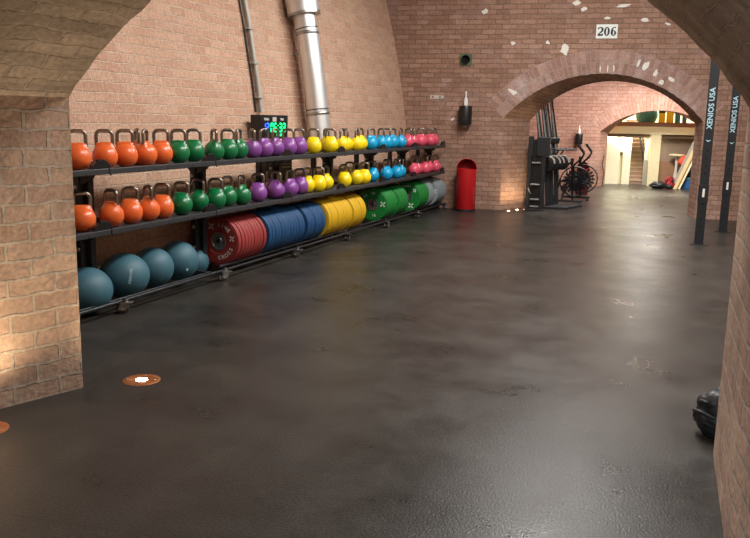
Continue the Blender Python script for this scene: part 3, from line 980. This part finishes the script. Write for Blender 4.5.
# ------------------------------------------------------------------ slam balls
def slam_ball(y, x, z, r, sq, label, text=None, ta=0.0):
    t = empty('slam_ball', (x, y, z))
    tag(t, label, 'ball', 'slam balls on the bottom tier')
    bm = BM(); bmesh.ops.create_uvsphere(bm, u_segments=48, v_segments=32, radius=r)
    for v in bm.verts: v.co.z *= sq
    obj('rubber_shell', bm, M_ball, t, True)
    return t
def ball_text(t, s, r, sq, az, el0, step, size, m=M_cyanlet):
    for i, ch in enumerate(s):
        el = math.radians(el0 + step * i); a = math.radians(az + 1.2 * i)
        d = Vector((math.cos(el) * math.cos(a), math.cos(el) * math.sin(a), math.sin(el)))
        p = Vector((d.x * r, d.y * r, d.z * r * sq)) * 1.004
        # letters stacked so the word reads upwards
        up = Vector((-math.sin(el) * math.cos(a), -math.sin(el) * math.sin(a), math.cos(el)))
        side = d.cross(up) * -1
        text_mesh('letter', ch, size, m, frame_M(p, up, side * -1 if up.cross(-side).dot(d) > 0 else side), t, extrude=0.0015)
b1 = slam_ball(4.90, -4.37, 0.190, 0.205, 0.90, 'teal slam ball nearest the left brick pier, partly hidden by it')
b2 = slam_ball(5.36, -4.37, 0.232, 0.208, 0.90, 'teal slam ball with pale lettering, just right of the nearest caster')
b3 = slam_ball(5.755, -4.38, 0.232, 0.185, 0.97, 'plain teal slam ball, third from the left on the bottom tier')
b4 = slam_ball(6.135, -4.38, 0.235, 0.188, 0.97, 'teal slam ball with a small pale mark low at its right side')
b5 = slam_ball(6.585, -4.50, 0.145, 0.135, 1.0, 'small teal slam ball on the floor under the rack, next to the red plates')
ball_text(b2, 'XENIOS', 0.208, 0.90, -40, -8, 6.5, 0.032)
x_m = BM()
d = Vector((math.cos(-0.5), math.sin(-0.5), -0.28)).normalized()
bmesh.ops.create_uvsphere(x_m, u_segments=10, v_segments=6, radius=0.02, matrix=Matrix.Translation(d * 0.182) @ Matrix.Rotation(-0.5, 4, 'Z') @ Matrix.Diagonal((0.35, 0.7, 1.2, 1)))
obj('pale_mark', x_m, M_cyanlet, b4)

# ------------------------------------------------------------------ red bin
t = empty('waste_bin', (-3.745, 13.86, 0), math.radians(18))
tag(t, 'red cylindrical waste bin with half-dome hood against the far brick wall', 'bin')
R = 0.175; zb = 0.74
bm = BM(); lathe(bm, [(0, 0.0), (R - 0.01, 0.0), (R, 0.012), (R, zb), (R - 0.008, zb), (R - 0.008, 0.02), (0, 0.02)], 40); obj('body', bm, M_red, t, True)
# hood: back half of a dome, open to the front (-y)
bm = BM()
n = 20; grid = []
for i in range(9):
    el = (PI / 2) * i / 8
    grid.append([bm.verts.new((R * math.cos(el) * math.cos(PI * j / n), R * math.cos(el) * math.sin(PI * j / n) + 0.0, zb + R * 1.05 * math.sin(el))) for j in range(n + 1)])
for a, b in zip(grid[:-1], grid[1:]):
    for j in range(n):
        bm.faces.new((a[j], a[j + 1], b[j + 1], b[j]))
bmesh.ops.remove_doubles(bm, verts=bm.verts[:], dist=1e-5)
bmesh.ops.solidify(bm, geom=bm.faces[:], thickness=0.006)
obj('hood', bm, M_darkred, t, True)
bm = BM(); tube(bm, [(R * math.cos(a), -0.002, zb + R * 1.05 * math.sin(a)) for a in [PI * j / 20 for j in range(21)]], 0.006, 8); obj('hood_rim', bm, M_red, t, True)
bm = BM(); lathe(bm, [(R + .001, 0), (R + 0.006, 0.003), (R + 0.006, 0.03), (R + .001, 0.035)], 40); obj('foot_ring', bm, M_black, t, True)
t = empty('waste_bin', (-2.33, 18.6, 0), math.radians(10))
tag(t, 'red waste bin standing behind the air bikes in the room beyond', 'bin'); t.scale = (0.8, 0.8, 0.8)
bm = BM(); lathe(bm, [(0, 0.0), (R - 0.01, 0.0), (R, 0.012), (R, zb), (R - 0.008, zb), (R - 0.008, 0.02), (0, 0.02)], 32); obj('body', bm, M_red, t, True)
bm = BM()
bmesh.ops.create_uvsphere(bm, u_segments=32, v_segments=16, radius=R)
bmesh.ops.delete(bm, geom=[v for v in bm.verts if v.co.z < -0.01 or v.co.y < -0.01], context='VERTS')
for v in bm.verts: v.co.z += zb
bmesh.ops.solidify(bm, geom=bm.faces[:], thickness=0.006)
obj('hood', bm, M_darkred, t, True)

# ------------------------------------------------------------------ floor uplights
def uplight(x, y, s, label, lit=True, power=20, col=(1.0, 0.78, 0.5)):
    t = empty('floor_uplight', (x, y, 0))
    tag(t, label, 'floor light', 'floor uplights')
    bm = BM(); lathe(bm, [(0.034, 0.0025), (0.036, 0.004), (0.060, 0.003), (0.064, 0.005), (0.104, 0.004), (0.110, 0.0005), (0.034, 0.0005), (0.034, 0.0025)], 40)
    o = obj('rim', bm, M_copper, t, True)
    bm = BM(); lathe(bm, [(0, 0.0065), (0.026, 0.006), (0.034, 0.003), (0.034, 0.001), (0, 0.001)], 28); obj('lens', bm, M_lens, t, True)
    bm = BM()
    for q in range(4):
        a = q * PI / 2 + 0.4
        lathe(bm, [(0, 0.008), (0.006, 0.0075), (0.007, 0.004)], 8, Matrix.Translation((0.085 * math.cos(a), 0.085 * math.sin(a), 0)))
    obj('screw', bm, M_steel, t)
    t.scale = (s, s, 1)
    ld = bpy.data.lights.new('uplight_lamp', 'SPOT')
    ld.energy = power; ld.color = col; ld.spot_size = math.radians(150); ld.spot_blend = 0.9; ld.shadow_soft_size = 0.03
    lo = bpy.data.objects.new('uplight_lamp', ld); COL.objects.link(lo); lo.parent = t
    lo.location = (0, 0, 0.02); lo.rotation_euler = (PI, 0, 0)
    return t
uplight(-2.957, 3.748, 1.0, 'round copper-rimmed floor light, lit, beside the nearest pier corner', power=38)
uplight(-3.17, 2.80, 1.0, 'round copper-rimmed floor light cut by the left photo edge', power=45)
for i, (x, y) in enumerate([(-3.035, 14.21), (-2.93, 14.44), (-2.83, 14.66)]):
    uplight(x, y, 0.62, ['small lit floor light left of the other two at the foot of the arch jamb', 'small lit floor light between the two others at the arch jamb', 'small lit floor light right of the other two, next to the black machine'][i], power=16, col=(1.0, 0.74, 0.42))

# ------------------------------------------------------------------ rig posts on the right
def rig_post(x, y, w, ttop, label, htext):
    t = empty('rig_post', (x, y, 0))
    tag(t, label, 'post')
    bm = BM(); box(bm, -w / 2, w / 2, -w / 2, w / 2, 0.008, 5.09, bev=0.005); obj('square_tube', bm, M_frame, t)
    bm = BM(); box(bm, -w * 1.0, w * 1.0, -w * 0.8, w * 0.8, 0, 0.01, bev=0.003); obj('base_plate', bm, M_frame, t)
    bm = BM()
    for sx in (-1, 1):
        for sy in (-0.6, 0.6):
            lathe(bm, [(0.012, 0.01), (0.012, 0.02), (0, 0.022)], 8, Matrix.Translation((sx * w * 0.78, sy * w, 0)))
    obj('anchor_bolt', bm, M_steel, t)
    bm = BM()
    z = 0.25
    while z < 3.0:
        if not (0.60 < z < 0.85) and not (htext - 0.5 < z < htext + 0.5):
            lathe(bm, [(0, 0.0012), (0.011, 0.0012), (0.011, 0.0)], 10, Matrix.Translation((0.0, -w / 2, z)) @ Matrix.Rotation(PI / 2, 4, 'X'))
        z += 0.10
    obj('pin_hole', bm, M_hole, t)
    bm = BM(); box(bm, -w * 0.56, w * 0.56, -w / 2 - 0.006, -w / 2, 0.56, 0.80, bev=0.002); obj('label_plate', bm, M_black, t)
    bm = BM(); box(bm, -w * 0.10, w * 0.14, -w / 2 - 0.0085, -w / 2 - 0.006, 0.64, 0.75); obj('label_text_block', bm, M_letter, t)
    # reads upwards
    text_mesh('lettering', 'XENIOS USA', 0.092, M_cyanlet, frame_M((0, -w / 2 - 0.002, htext), (0, 0, 1), (-1, 0, 0)), t, extrude=0.001, spacing=1.02)
    bm = BM()
    zc = htext - 0.40
    prism(bm, [(-0.035, -w / 2 - 0.003, zc), (0, -w / 2 - 0.003, zc - 0.03), (0.035, -w / 2 - 0.003, zc), (0, -w / 2 - 0.003, zc - 0.012)], (0, 1, 0), 0.003)
    obj('emblem', bm, M_cyanlet, t)
    return t
rig_post(0.14, 11.50, 0.115, 0, 'taller-looking black steel rig post on the right, nearer and left of its twin', 1.79)
rig_post(0.48, 13.10, 0.115, 0, 'black steel rig post standing farther back, closer to the right pillar', 1.74)

# ------------------------------------------------------------------ black bag by the right pillar
def lumpy(name, parent, r, loc, sc, m, amp=0.12, seed=0, fr=4.0):
    from mathutils import noise
    bm = BM(); bmesh.ops.create_icosphere(bm, subdivisions=5, radius=1.0)
    for v in bm.verts:
        d = v.co.normalized()
        k = 1 + amp * 0.8 * noise.noise(d * 1.8 + Vector((seed, 0, 0))) + amp * 0.35 * (0.5 - abs(noise.noise(Vector((d.x * 2.2, d.y * 2.2, d.z * 4.5)) + Vector((0, seed, 0)))))
        v.co = Vector((d.x * sc[0], d.y * sc[1], d.z * sc[2])) * r * k + Vector(loc)
        v.co.z = max(v.co.z, 0.002 - (parent.location.z if parent else 0))
    return obj(name, bm, m, parent, True, angle=180)
t = empty('bin_bag', (0.262, 4.27, 0))
tag(t, 'slumped black bag on the floor behind the right brick pillar', 'bag')
lumpy('bag_body', t, 0.13, (-0.03, 0, 0.112), (1.0, 0.95, 0.98), M_bag, amp=0.28, seed=3)
lumpy('top_roll', t, 0.04, (0.0, -0.02, 0.235), (1.1, 1, 0.9), M_bag, amp=0.25, seed=9)
for z_, k_ in ((0.165, 0.105), (0.115, 0.128), (0.065, 0.118)):
    bm = BM(); tube(bm, [(-0.03 - k_ * math.cos(a_), -k_ * math.sin(a_), z_ + 0.02 * math.sin(2 * a_)) for a_ in [q * 0.2 - 0.4 for q in range(12)]], 0.009, 8)
    obj('fold_strap', bm, M_bag, t, True)

def area(name, loc, rot, sx, sy, e, col=(1, 0.95, 0.88)):
    ld = bpy.data.lights.new(name, 'AREA'); ld.shape = 'RECTANGLE'; ld.size = sx; ld.size_y = sy; ld.energy = e; ld.color = col
    o = bpy.data.objects.new(name, ld); COL.objects.link(o); o.location = loc; o.rotation_euler = rot
    return o

# ------------------------------------------------------------------ machines in the room beyond
t = empty('step_machine', (-2.66, 14.62, 0), 0.10)
tag(t, 'tall narrow black machine frame with four silver footplates at the left arch jamb', 'machine')
for x0, x1, zt in ((-0.15, -0.085, 1.33), (0.095, 0.165, 1.30)):
    bm = BM(); box(bm, x0, x1, -0.05, 0.05, 0.015, zt, bev=0.008); obj('side_rail', bm, M_frame, t)
bm = BM(); box(bm, -0.085, 0.095, 0.0, 0.04, 0.03, 1.27); box(bm, -0.085, 0.095, -0.035, 0.0, 0.90, 0.93); obj('back_panel', bm, M_blackp, t)
for z in (0.86, 0.47, 0.20, 0.07):
    bm = BM(); box(bm, -0.075, 0.085, -0.09, 0.0, z - 0.012, z + 0.012, bev=0.004); obj('footplate', bm, M_steel, t)
bm = BM(); box(bm, 0.0, 0.235, -0.07, 0.06, 0.98, 1.32, bev=0.01); box(bm, -0.15, -0.06, -0.07, 0.05, 0.98, 1.33, bev=0.008); obj('upper_housing', bm, M_frame, t)
bm = BM(); box(bm, -0.17, 0.19, -0.09, 0.09, 0, 0.018, bev=0.003); obj('foot', bm, M_black, t)
bm = BM(); tube(bm, [(-0.12, -0.05, 0.40), (-0.09, -0.08, 0.34), (-0.06, -0.05, 0.30)], 0.010, 8); obj('latch', bm, M_steel, t, True)

def rower(x, y, ztop, label):
    t = empty('rowing_machine', (x, y, 0), 0.12)
    tag(t, label, 'rowing machine', 'rowing machines stored upright')
    bm = BM()
    lean = 0.17
    def at(z): return -lean * max(0, z - 0.7) + 0.02
    prism(bm, [(at(0.05) - 0.035, -0.03, 0.03), (at(0.05) + 0.045, -0.03, 0.03), (at(1.3) + 0.055, -0.03, 1.3), (at(ztop) + 0.045, -0.03, ztop), (at(ztop) - 0.015, -0.03, ztop + 0.02), (at(1.3) - 0.035, -0.03, 1.3)], (0, 1, 0), 0.06)
    obj('rail', bm, M_frame, t)
    bm = BM(); prism(bm, [(at(0.7) - 0.012, -0.034, 0.7), (at(0.7) + 0.022, -0.034, 0.7), (at(ztop) + 0.022, -0.034, ztop - 0.02), (at(ztop) - 0.000, -0.034, ztop - 0.02)], (0, 1, 0), 0.004)
    obj('rail_track', bm, M_steel, t)
    bm = BM(); box(bm, at(1.25) - 0.06, at(1.25) + 0.09, -0.075, 0.075, 1.19, 1.30, bev=0.02); obj('seat', bm, M_blackp, t)
    Mx = Matrix.Translation((0.08, 0, 0.84)) @ Matrix.Rotation(PI / 2, 4, 'X')
    bm = BM(); lathe(bm, [(0.02, -0.04), (0.11, -0.04), (0.145, -0.03), (0.145, 0.03), (0.11, 0.04), (0.02, 0.04), (0.02, -0.04)], 32, Mx); obj('flywheel_housing', bm, M_blackp, t, True)
    bm = BM(); tube(bm, [(0.08 + 0.13 * math.cos(math.radians(a)), -0.045, 0.84 + 0.13 * math.sin(math.radians(a))) for a in range(0, 151, 10)], 0.014, 8); obj('guard_rim', bm, M_duct_w, t, True)
    bm = BM(); tube(bm, [(0.03, 0.0, 0.95), (0.12, 0.0, 1.10), (0.34, 0.0, 1.08)], 0.016, 8); obj('handle_arm', bm, M_black, t, True)
    bm = BM(); box(bm, -0.10, 0.50, -0.03, 0.03, 0.0, 0.05, bev=0.006); box(bm, -0.06, -0.02, -0.08, 0.08, 0.0, 0.04); obj('foot', bm, M_black, t)
    return t
for i, (x, y, zt) in enumerate([(-2.60, 14.97, 1.86), (-2.53, 15.17, 1.96), (-2.49, 15.37, 1.99), (-2.43, 15.57, 2.02)]):
    rower(x, y, zt, ['rowing machine stored upright, nearest of four behind the black machine', 'rowing machine stored upright, second nearest of the four behind the arch jamb', 'rowing machine stored upright, third nearest of the four, second farthest', 'rowing machine stored upright, farthest of the four, beside the fan bikes'][i])

def air_bike(x, y, label):
    t = empty('air_bike', (x, y, 0), 0.10)
    tag(t, label, 'exercise bike', 'air bikes by the left wall of the room beyond')
    bm = BM(); box(bm, -0.42, 0.16, -0.03, 0.03, 0.03, 0.075, bev=0.008); obj('base_rail', bm, M_black, t)
    for xx in (-0.40, 0.12):
        bm = BM(); box(bm, xx - 0.025, xx + 0.025, -0.17, 0.17, 0.0, 0.035, bev=0.006); obj('foot', bm, M_frame, t)
    # fan: wire cage, blades and hub
    cx, cz = 0.0, 0.44
    f = empty('fan', (0, 0, 0)); f.parent = t; f.location = (cx, -0.0, cz)
    bm = BM()
    for rr, yy in ((0.29, -0.045), (0.29, 0.045), (0.20, -0.06), (0.13, -0.065), (0.075, -0.067)):
        tube(bm, [(rr * math.cos(2 * PI * q / 40), yy, rr * math.sin(2 * PI * q / 40)) for q in range(40)], 0.011 if rr > 0.25 else 0.005, 6, closed=True)
    for q in range(36):
        a = 2 * PI * q / 36
        tube(bm, [(0.07 * math.cos(a), -0.067, 0.07 * math.sin(a)), (0.20 * math.cos(a), -0.06, 0.20 * math.sin(a)), (0.29 * math.cos(a), -0.045, 0.29 * math.sin(a))], 0.0035, 4)
    obj('cage', bm, M_black, f, True)
    bm = BM()
    for q in range(18):
        a = 2 * PI * q / 18
        M = Matrix.Rotation(-a, 4, 'Y') @ Matrix.Translation((0.15, 0, 0)) @ Matrix.Rotation(0.6, 4, 'X')
        box(bm, -0.09, 0.09, -0.003, 0.003, -0.022, 0.022, M)
    obj('blade', bm, M_frame, f)
    bm = BM(); lathe(bm, [(0, 0.075), (0.05, 0.072), (0.06, 0.06), (0.06, -0.03), (0, -0.03)], 24, Matrix.Rotation(PI / 2, 4, 'X')); obj('hub', bm, M_blackp, f, True)
    bm = BM(); tube(bm, [(-0.03, 0, 0.06), (-0.06, 0, 0.45), (-0.08, 0, 0.80)], 0.024, 10); tube(bm, [(-0.40, 0, 0.07), (-0.30, 0, 0.42), (-0.07, 0, 0.52)], 0.022, 10); obj('frame', bm, M_black, t, True)
    bm = BM(); tube(bm, [(-0.31, 0, 0.40), (-0.36, 0, 0.74)], 0.018, 10); obj('seat_post', bm, M_steel, t, True)
    bm = BM(); box(bm, -0.48, -0.24, -0.09, 0.09, 0.73, 0.79, bev=0.025); obj('seat', bm, M_blackp, t, True)
    for s in (-1, 1):
        bm = BM(); tube(bm, [(-0.06, s * 0.10, 0.36), (-0.05, s * 0.14, 0.75), (0.10, s * 0.19, 0.90), (0.14, s * 0.20, 1.00), (0.02, s * 0.20, 1.16)], 0.020, 10); obj('handle', bm, M_blackp, t, True)
    bm = BM(); box(bm, -0.11, -0.05, -0.06, 0.06, 0.80, 0.90, bev=0.01); obj('monitor', bm, M_frame, t)
    bm = BM(); tube(bm, [(-0.20, -0.06, 0.30), (-0.20, -0.09, 0.30), (-0.13, -0.09, 0.18), (-0.13, -0.15, 0.18)], 0.012, 8); lathe(bm, [(0, 0.075), (0.07, 0.075), (0.07, 0.06), (0, 0.06)], 20, Matrix.Translation((-0.20, 0, 0.30)) @ Matrix.Rotation(PI / 2, 4, 'X')); obj('crank', bm, M_black, t, True)
    return t
air_bike(-2.17, 16.25, 'black air bike with round fan, the nearer of two in the room beyond')
air_bike(-2.14, 17.2, 'black air bike with round fan, the farther of two, before the red bin')

# ------------------------------------------------------------------ stair room behind the second arch
def wbox(bm, u0, u1, v0, v1, z0, z1, bev=0.0):
    M = frame_M(W3, U, V)
    box(bm, u0, u1, v0, v1, z0, z1, M, bev)
def wobj(name, bm, m, parent=None, smooth=False):
    return obj(name, bm, m, parent, smooth)
t = wall_empty('timber_mezzanine', 1.4, 1.05, 0, W3)
tag(t, 'cream painted timber frame carrying a storage mezzanine behind the far arch', 'mezzanine')
def lb(name, u0, u1, v0, v1, z0, z1, m, parent=t, bev=0.0):
    bm = BM(); box(bm, u0 - 1.4, u1 - 1.4, v0 - 1.05, v1 - 1.05, z0, z1, bev=bev)
    return obj(name, bm, m, parent)
lb('beam', -0.1, 3.4, 1.05, 1.20, 1.34, 1.535, M_cream)
lb('post', 1.32, 1.585, 1.06, 1.18, 0.0, 1.34, M_cream)
lb('beam', -0.1, 3.4, 1.20, 1.30, 1.25, 1.34, M_brown)
lb('deck', -0.1, 3.4, 1.12, 3.0, 1.535, 1.56, M_woodb)
lb('edge_board', 0.45, 3.2, 1.07, 1.12, 1.545, 1.645, M_woodb)
def seat_wall(o):
    o.location = t.location; o.rotation_euler = t.rotation_euler
    return struct(o)
# white wall with tall niche on the left
seat_wall(lb('wall_stair_left', -1.4, 0.60, 1.35, 1.6, 0.0, 1.36, M_creamw, None))
seat_wall(lb('wall_stair_pier', 0.68, 0.885, 1.35, 1.6, 0.0, 1.36, M_creamw, None))
seat_wall(lb('wall_stair_niche', 0.60, 0.68, 1.50, 1.6, 0.0, 0.85, M_cream, None))
seat_wall(lb('wall_stair_lintel', 0.60, 0.68, 1.35, 1.6, 0.85, 1.36, M_creamw, None))
seat_wall(lb('wall_stair_right', 1.36, 1.62, 1.6, 5.0, 0.0, 1.53, M_creamw, None))
seat_wall(lb('wall_stair_back', -1.4, 6.5, 5.2, 5.5, 0.0, 3.6, M_creamw, None))
seat_wall(lb('wall_stair_outer', 6.0, 6.4, 0.7, 5.2, 0.0, 3.6, M_creamw, None))
seat_wall(lb('wall_stair_inner', -1.6, -1.3, 0.7, 5.2, 0.0, 3.6, M_creamw, None))
seat_wall(lb('ceiling_stair_room', -1.6, 6.4, 0.7, 5.5, 3.6, 3.75, M_creamw, None))
# stairs
M_gstone2 = mat('stair_brick', (158, 132, 114), 0.8, var=0.2, nscale=8, bump=0.4)
s = empty('brick_stairs', W(W3, 1.12, 1.6, 0), RZ)
tag(s, 'narrow flight of worn brick stairs rising behind the far arch', 'stairs')
for i in range(16):
    bm = BM(); z1 = 0.108 * (i + 1)
    box(bm, -0.235, 0.235, 0.02 + 0.17 * i, 0.02 + 0.17 * (i + 1), max(0, z1 - 0.13), z1 - 0.022)
    o = obj('riser', bm, M_gstone2, s)
    bm = BM(); box(bm, -0.235, 0.235, 0.17 * i, 0.02 + 0.17 * (i + 1), z1 - 0.022, z1, bev=0.003)
    obj('tread', bm, M_gstone, s)
h = empty('handrail', W(W3, 1.15, 1.45, 0), RZ)
tag(h, 'dark sloping handrail beside the brick stairs', 'handrail')
bm = BM(); tube(bm, [(0.12, 0.02, 0.30), (0.05, 0.02, 0.75), (-0.07, 0.02, 1.30)], 0.02, 8); obj('rail', bm, M_black, h, True)
bm = BM(); tube(bm, [(0.12, 0.02, 0.0), (0.12, 0.02, 0.32)], 0.012, 8); obj('rail_post', bm, M_black, h, True)
h = empty('door_panel', W(W3, 1.22, 1.40, 0), RZ)
tag(h, 'pale grey waist-high panel at the foot of the stairs beside the cream post', 'panel')
bm = BM(); box(bm, -0.0, 0.15, -0.02, 0.02, 0.0, 0.66, bev=0.004); obj('board', bm, M_grey, h)
bm = BM(); box(bm, 0.01, 0.10, 0.02, 0.04, 0.66, 1.24, bev=0.004); obj('upper_board', bm, M_duct_w, h)
# brown partition with lower boarding
p = empty('partition_screen', W(W3, 2.2, 1.5, 0), RZ)
tag(p, 'flat brown partition under the mezzanine on the right', 'partition')
bm = BM(); box(bm, -0.62, 1.6, 0, 0.06, 0.0, 1.34); obj('panel', bm, M_brown, p)
bm = BM(); box(bm, -0.85, 0.25, -0.12, -0.08, 0.0, 0.65, bev=0.004); obj('lower_board', bm, M_woodb, p)
# pedestal: drum on a stand
p = empty('pedestal_table', W(W3, 2.02, 1.15, 0), RZ)
tag(p, 'small round pale-topped pedestal behind the red bag', 'table')
bm = BM(); lathe(bm, [(0, 0.80), (0.19, 0.80), (0.20, 0.81), (0.20, 0.845), (0, 0.85)], 28); obj('top', bm, M_cream, p, True)
bm = BM(); lathe(bm, [(0, 0.0), (0.10, 0.0), (0.08, 0.15), (0.035, 0.40), (0.035, 0.80), (0, 0.80)], 20); obj('column', bm, M_duct_w, p, True)
# leaning planks
for i, (du, col, lab) in enumerate([(0.0, M_wood, 'pale wooden plank leaning on the jamb, left of the pair'), (0.085, M_cream, 'pale wooden plank leaning on the jamb, right of the pair'), (-0.06, M_grey, 'narrow grey plank leaning behind the two pale planks')]):
    p = empty('leaning_plank', W(W3, 1.93 + du, 0.30 + 0.05 * i, 0.0), RZ)
    tag(p, lab, 'plank', 'leaning planks')
    bm = BM(); prism(bm, [(-0.045, 0, 0.0), (0.040, 0, 0.0), (0.555, 0.25, 1.25), (0.470, 0.25, 1.25)], (0, 1, 0), 0.03); obj('board', bm, col, p)
# crates, bags and cloth
p = empty('storage_crate', W(W3, 2.25, 0.62, 0), RZ)
tag(p, 'blue plastic crate on the floor behind the leaning planks', 'crate')
bm = BM(); box(bm, -0.15, 0.20, -0.12, 0.12, 0, 0.26, bev=0.01); obj('tub', bm, M_crate, p)
bm = BM(); box(bm, -0.165, 0.215, -0.135, 0.135, 0.24, 0.275, bev=0.008); obj('lid', bm, M_tealp, p)
p = empty('storage_crate', W(W3, 2.42, 0.95, 0), RZ)
tag(p, 'dark crate with teal lid stacked up under the orange cushion', 'crate')
bm = BM(); box(bm, -0.22, 0.24, -0.13, 0.13, 0, 0.42, bev=0.01); obj('tub', bm, M_blackp, p)
bm = BM(); box(bm, -0.24, 0.26, -0.15, 0.15, 0.40, 0.50, bev=0.01); obj('lid', bm, M_crate, p)
p = empty('orange_cushion', W(W3, 2.40, 0.93, 0.502), RZ)
tag(p, 'rounded orange cushion on top of the dark crate behind the planks', 'cushion')
lumpy('cover', p, 0.2, (-0.06, -0.02, 0.16), (1.5, 0.7, 0.9), M_orange, amp=0.15, seed=5)
p = empty('sports_bag', W(W3, 1.80, 0.42, 0), RZ)
tag(p, 'red and black sports bag left of the leaning planks', 'bag')
lumpy('bag_body', p, 0.13, (0, 0, 0.14), (0.95, 0.8, 1.2), M_redc, amp=0.35, seed=6)
bm = BM(); tube(bm, [(-0.10, -0.05, 0.1), (-0.06, -0.12, 0.25), (0.04, -0.10, 0.30), (0.08, -0.1, 0.12)], 0.012, 8); obj('strap', bm, M_black, p, True)
p = empty('duffel_bag', W(W3, 1.53, 0.25, 0), RZ)
tag(p, 'long black duffel bag lying on the floor before the cream post', 'bag')
lumpy('bag_body', p, 0.1, (0, 0, 0.085), (2.1, 0.9, 0.9), M_bag, amp=0.3, seed=8)
lumpy('end_pocket', p, 0.06, (0.25, -0.02, 0.055), (1.2, 0.9, 0.9), M_bag, amp=0.3, seed=2)
# things on the mezzanine
def wall_thing(name, u, v, z, lab, cat):
    e = empty(name, W(W3, u, v, z), RZ); tag(e, lab, cat); return e
p = wall_thing('exercise_ball', 1.24, 1.75, 1.566, 'large grey-green exercise ball on the mezzanine', 'ball')
bm = BM(); bmesh.ops.create_uvsphere(bm, u_segments=32, v_segments=20, radius=0.27)
for v_ in bm.verts: v_.co.z += 0.268
obj('shell', bm, M_tealp, p, True)
bm = BM(); tube(bm, [(0.272 * math.cos(2 * PI * q / 40), 0, 0.27 + 0.272 * math.sin(2 * PI * q / 40)) for q in range(40)], 0.012, 6, closed=True); obj('band', bm, M_grey, p, True)
for i, (u_, wd, hh, m_, lab) in enumerate([(1.60, 0.075, 0.40, M_yel, 'tall yellow box on the mezzanine, left of the two'), (1.80, 0.085, 0.38, M_yel, 'tall yellow box on the mezzanine, right of the two'), (1.99, 0.06, 0.36, M_tealp, 'dark teal box right of the yellow boxes on the mezzanine'), (2.16, 0.05, 0.33, M_crate, 'slim blue box at the right end of the mezzanine row')]):
    p = wall_thing('storage_box', u_, 1.5, 1.562, lab, 'box')
    bm = BM(); box(bm, -wd, wd, -0.1, 0.1, 0, hh, bev=0.008); obj('carton', bm, m_, p)
    bm = BM(); box(bm, -wd - 0.006, wd + 0.006, -0.106, 0.106, hh * 0.82, hh + 0.006, bev=0.004); obj('lid', bm, M_black if i % 2 == 0 else m_, p)
# hanging strap on the right end of jamb
p = empty('hanging_cable', W(W3, 0.02, -0.03, 0), RZ)
tag(p, 'thin dark cable hanging down the left jamb of the far arch', 'cable')
bm = BM(); tube(bm, [(0.13, 0.22, 0.0 + 0.02), (0.16, 0.28, 0.35), (0.10, 0.2, 0.55), (0.13, 0.24, 0.80)], 0.010, 6); obj('cord', bm, M_black, p, True)
area('ceiling_lamp_stair_room', tuple(W(W3, 1.6, 3.2, 3.5)), (0, 0, 0), 3.0, 1.5, 420, (1, 0.94, 0.74))
ld_ = area('lamp_under_mezzanine', tuple(W(W3, 0.8, 1.28, 1.24)), (0, 0, 0), 1.2, 0.1, 22, (1, 0.94, 0.72))


# ------------------------------------------------------------------ lights
area('ceiling_lamp_hall', (-0.8, 6.3, 4.95), (0, 0, 0), 0.8, 3.2, 290, (1, 0.98, 0.94))
area('ceiling_lamp_hall', (-1.4, 10.3, 4.95), (0, 0, 0), 0.8, 3.2, 300, (1, 0.98, 0.94))
area('ceiling_lamp_hall', (2.8, 9.0, 4.95), (0, 0, 0), 0.8, 4.0, 180, (0.92, 0.96, 1.0))
area('hanging_lamp_far_room', (-0.95, 19.9, 2.62), (0, 0, 0), 0.45, 0.35, 100, (1, 0.96, 0.88))
area('beam_fill_far_room', (-0.6, 18.6, 2.7), (math.radians(62), 0, math.radians(8)), 0.6, 0.3, 42, (1, 0.95, 0.82))  # added fill, tilted through the arch to brighten the cream beam
area('ceiling_lamp_far_room', (-1.3, 17.3, 4.9), (0, 0, 0), 1.5, 2.0, 330, (1, 0.95, 0.92))
area('fill_light_entry', (-3.6, -2.2, 3.5), (0, 0, 0), 1.2, 1.2, 330, (0.86, 0.93, 1.0))  # added cool fill light for the pillar reveals and foreground floor

w = bpy.data.worlds.new('world'); S.world = w; w.use_nodes = True
w.node_tree.nodes['Background'].inputs[0].default_value = (0.9, 0.85, 0.8, 1)
w.node_tree.nodes['Background'].inputs[1].default_value = 0.25

# ------------------------------------------------------------------ camera
cam_d = bpy.data.cameras.new('camera'); cam = bpy.data.objects.new('camera', cam_d); COL.objects.link(cam)
cam_d.sensor_fit = 'HORIZONTAL'; cam_d.sensor_width = 36.0; cam_d.lens = 800.0 / 750 * 36.0
cam_d.clip_start = 0.05; cam_d.clip_end = 200
cam.matrix_world = Matrix(((0.929056, -0.085379, 0.359952, 0.0000), (0.369416, 0.162406, -0.914962, 0.0000), (0.019660, 0.983023, 0.182425, 1.5500), (0, 0, 0, 1)))

S.camera = cam
S.view_settings.view_transform = 'Standard'; S.view_settings.look = 'None'
S.view_settings.gamma = 1.0; S.view_settings.use_curve_mapping = False
S.view_settings.exposure = 0.0
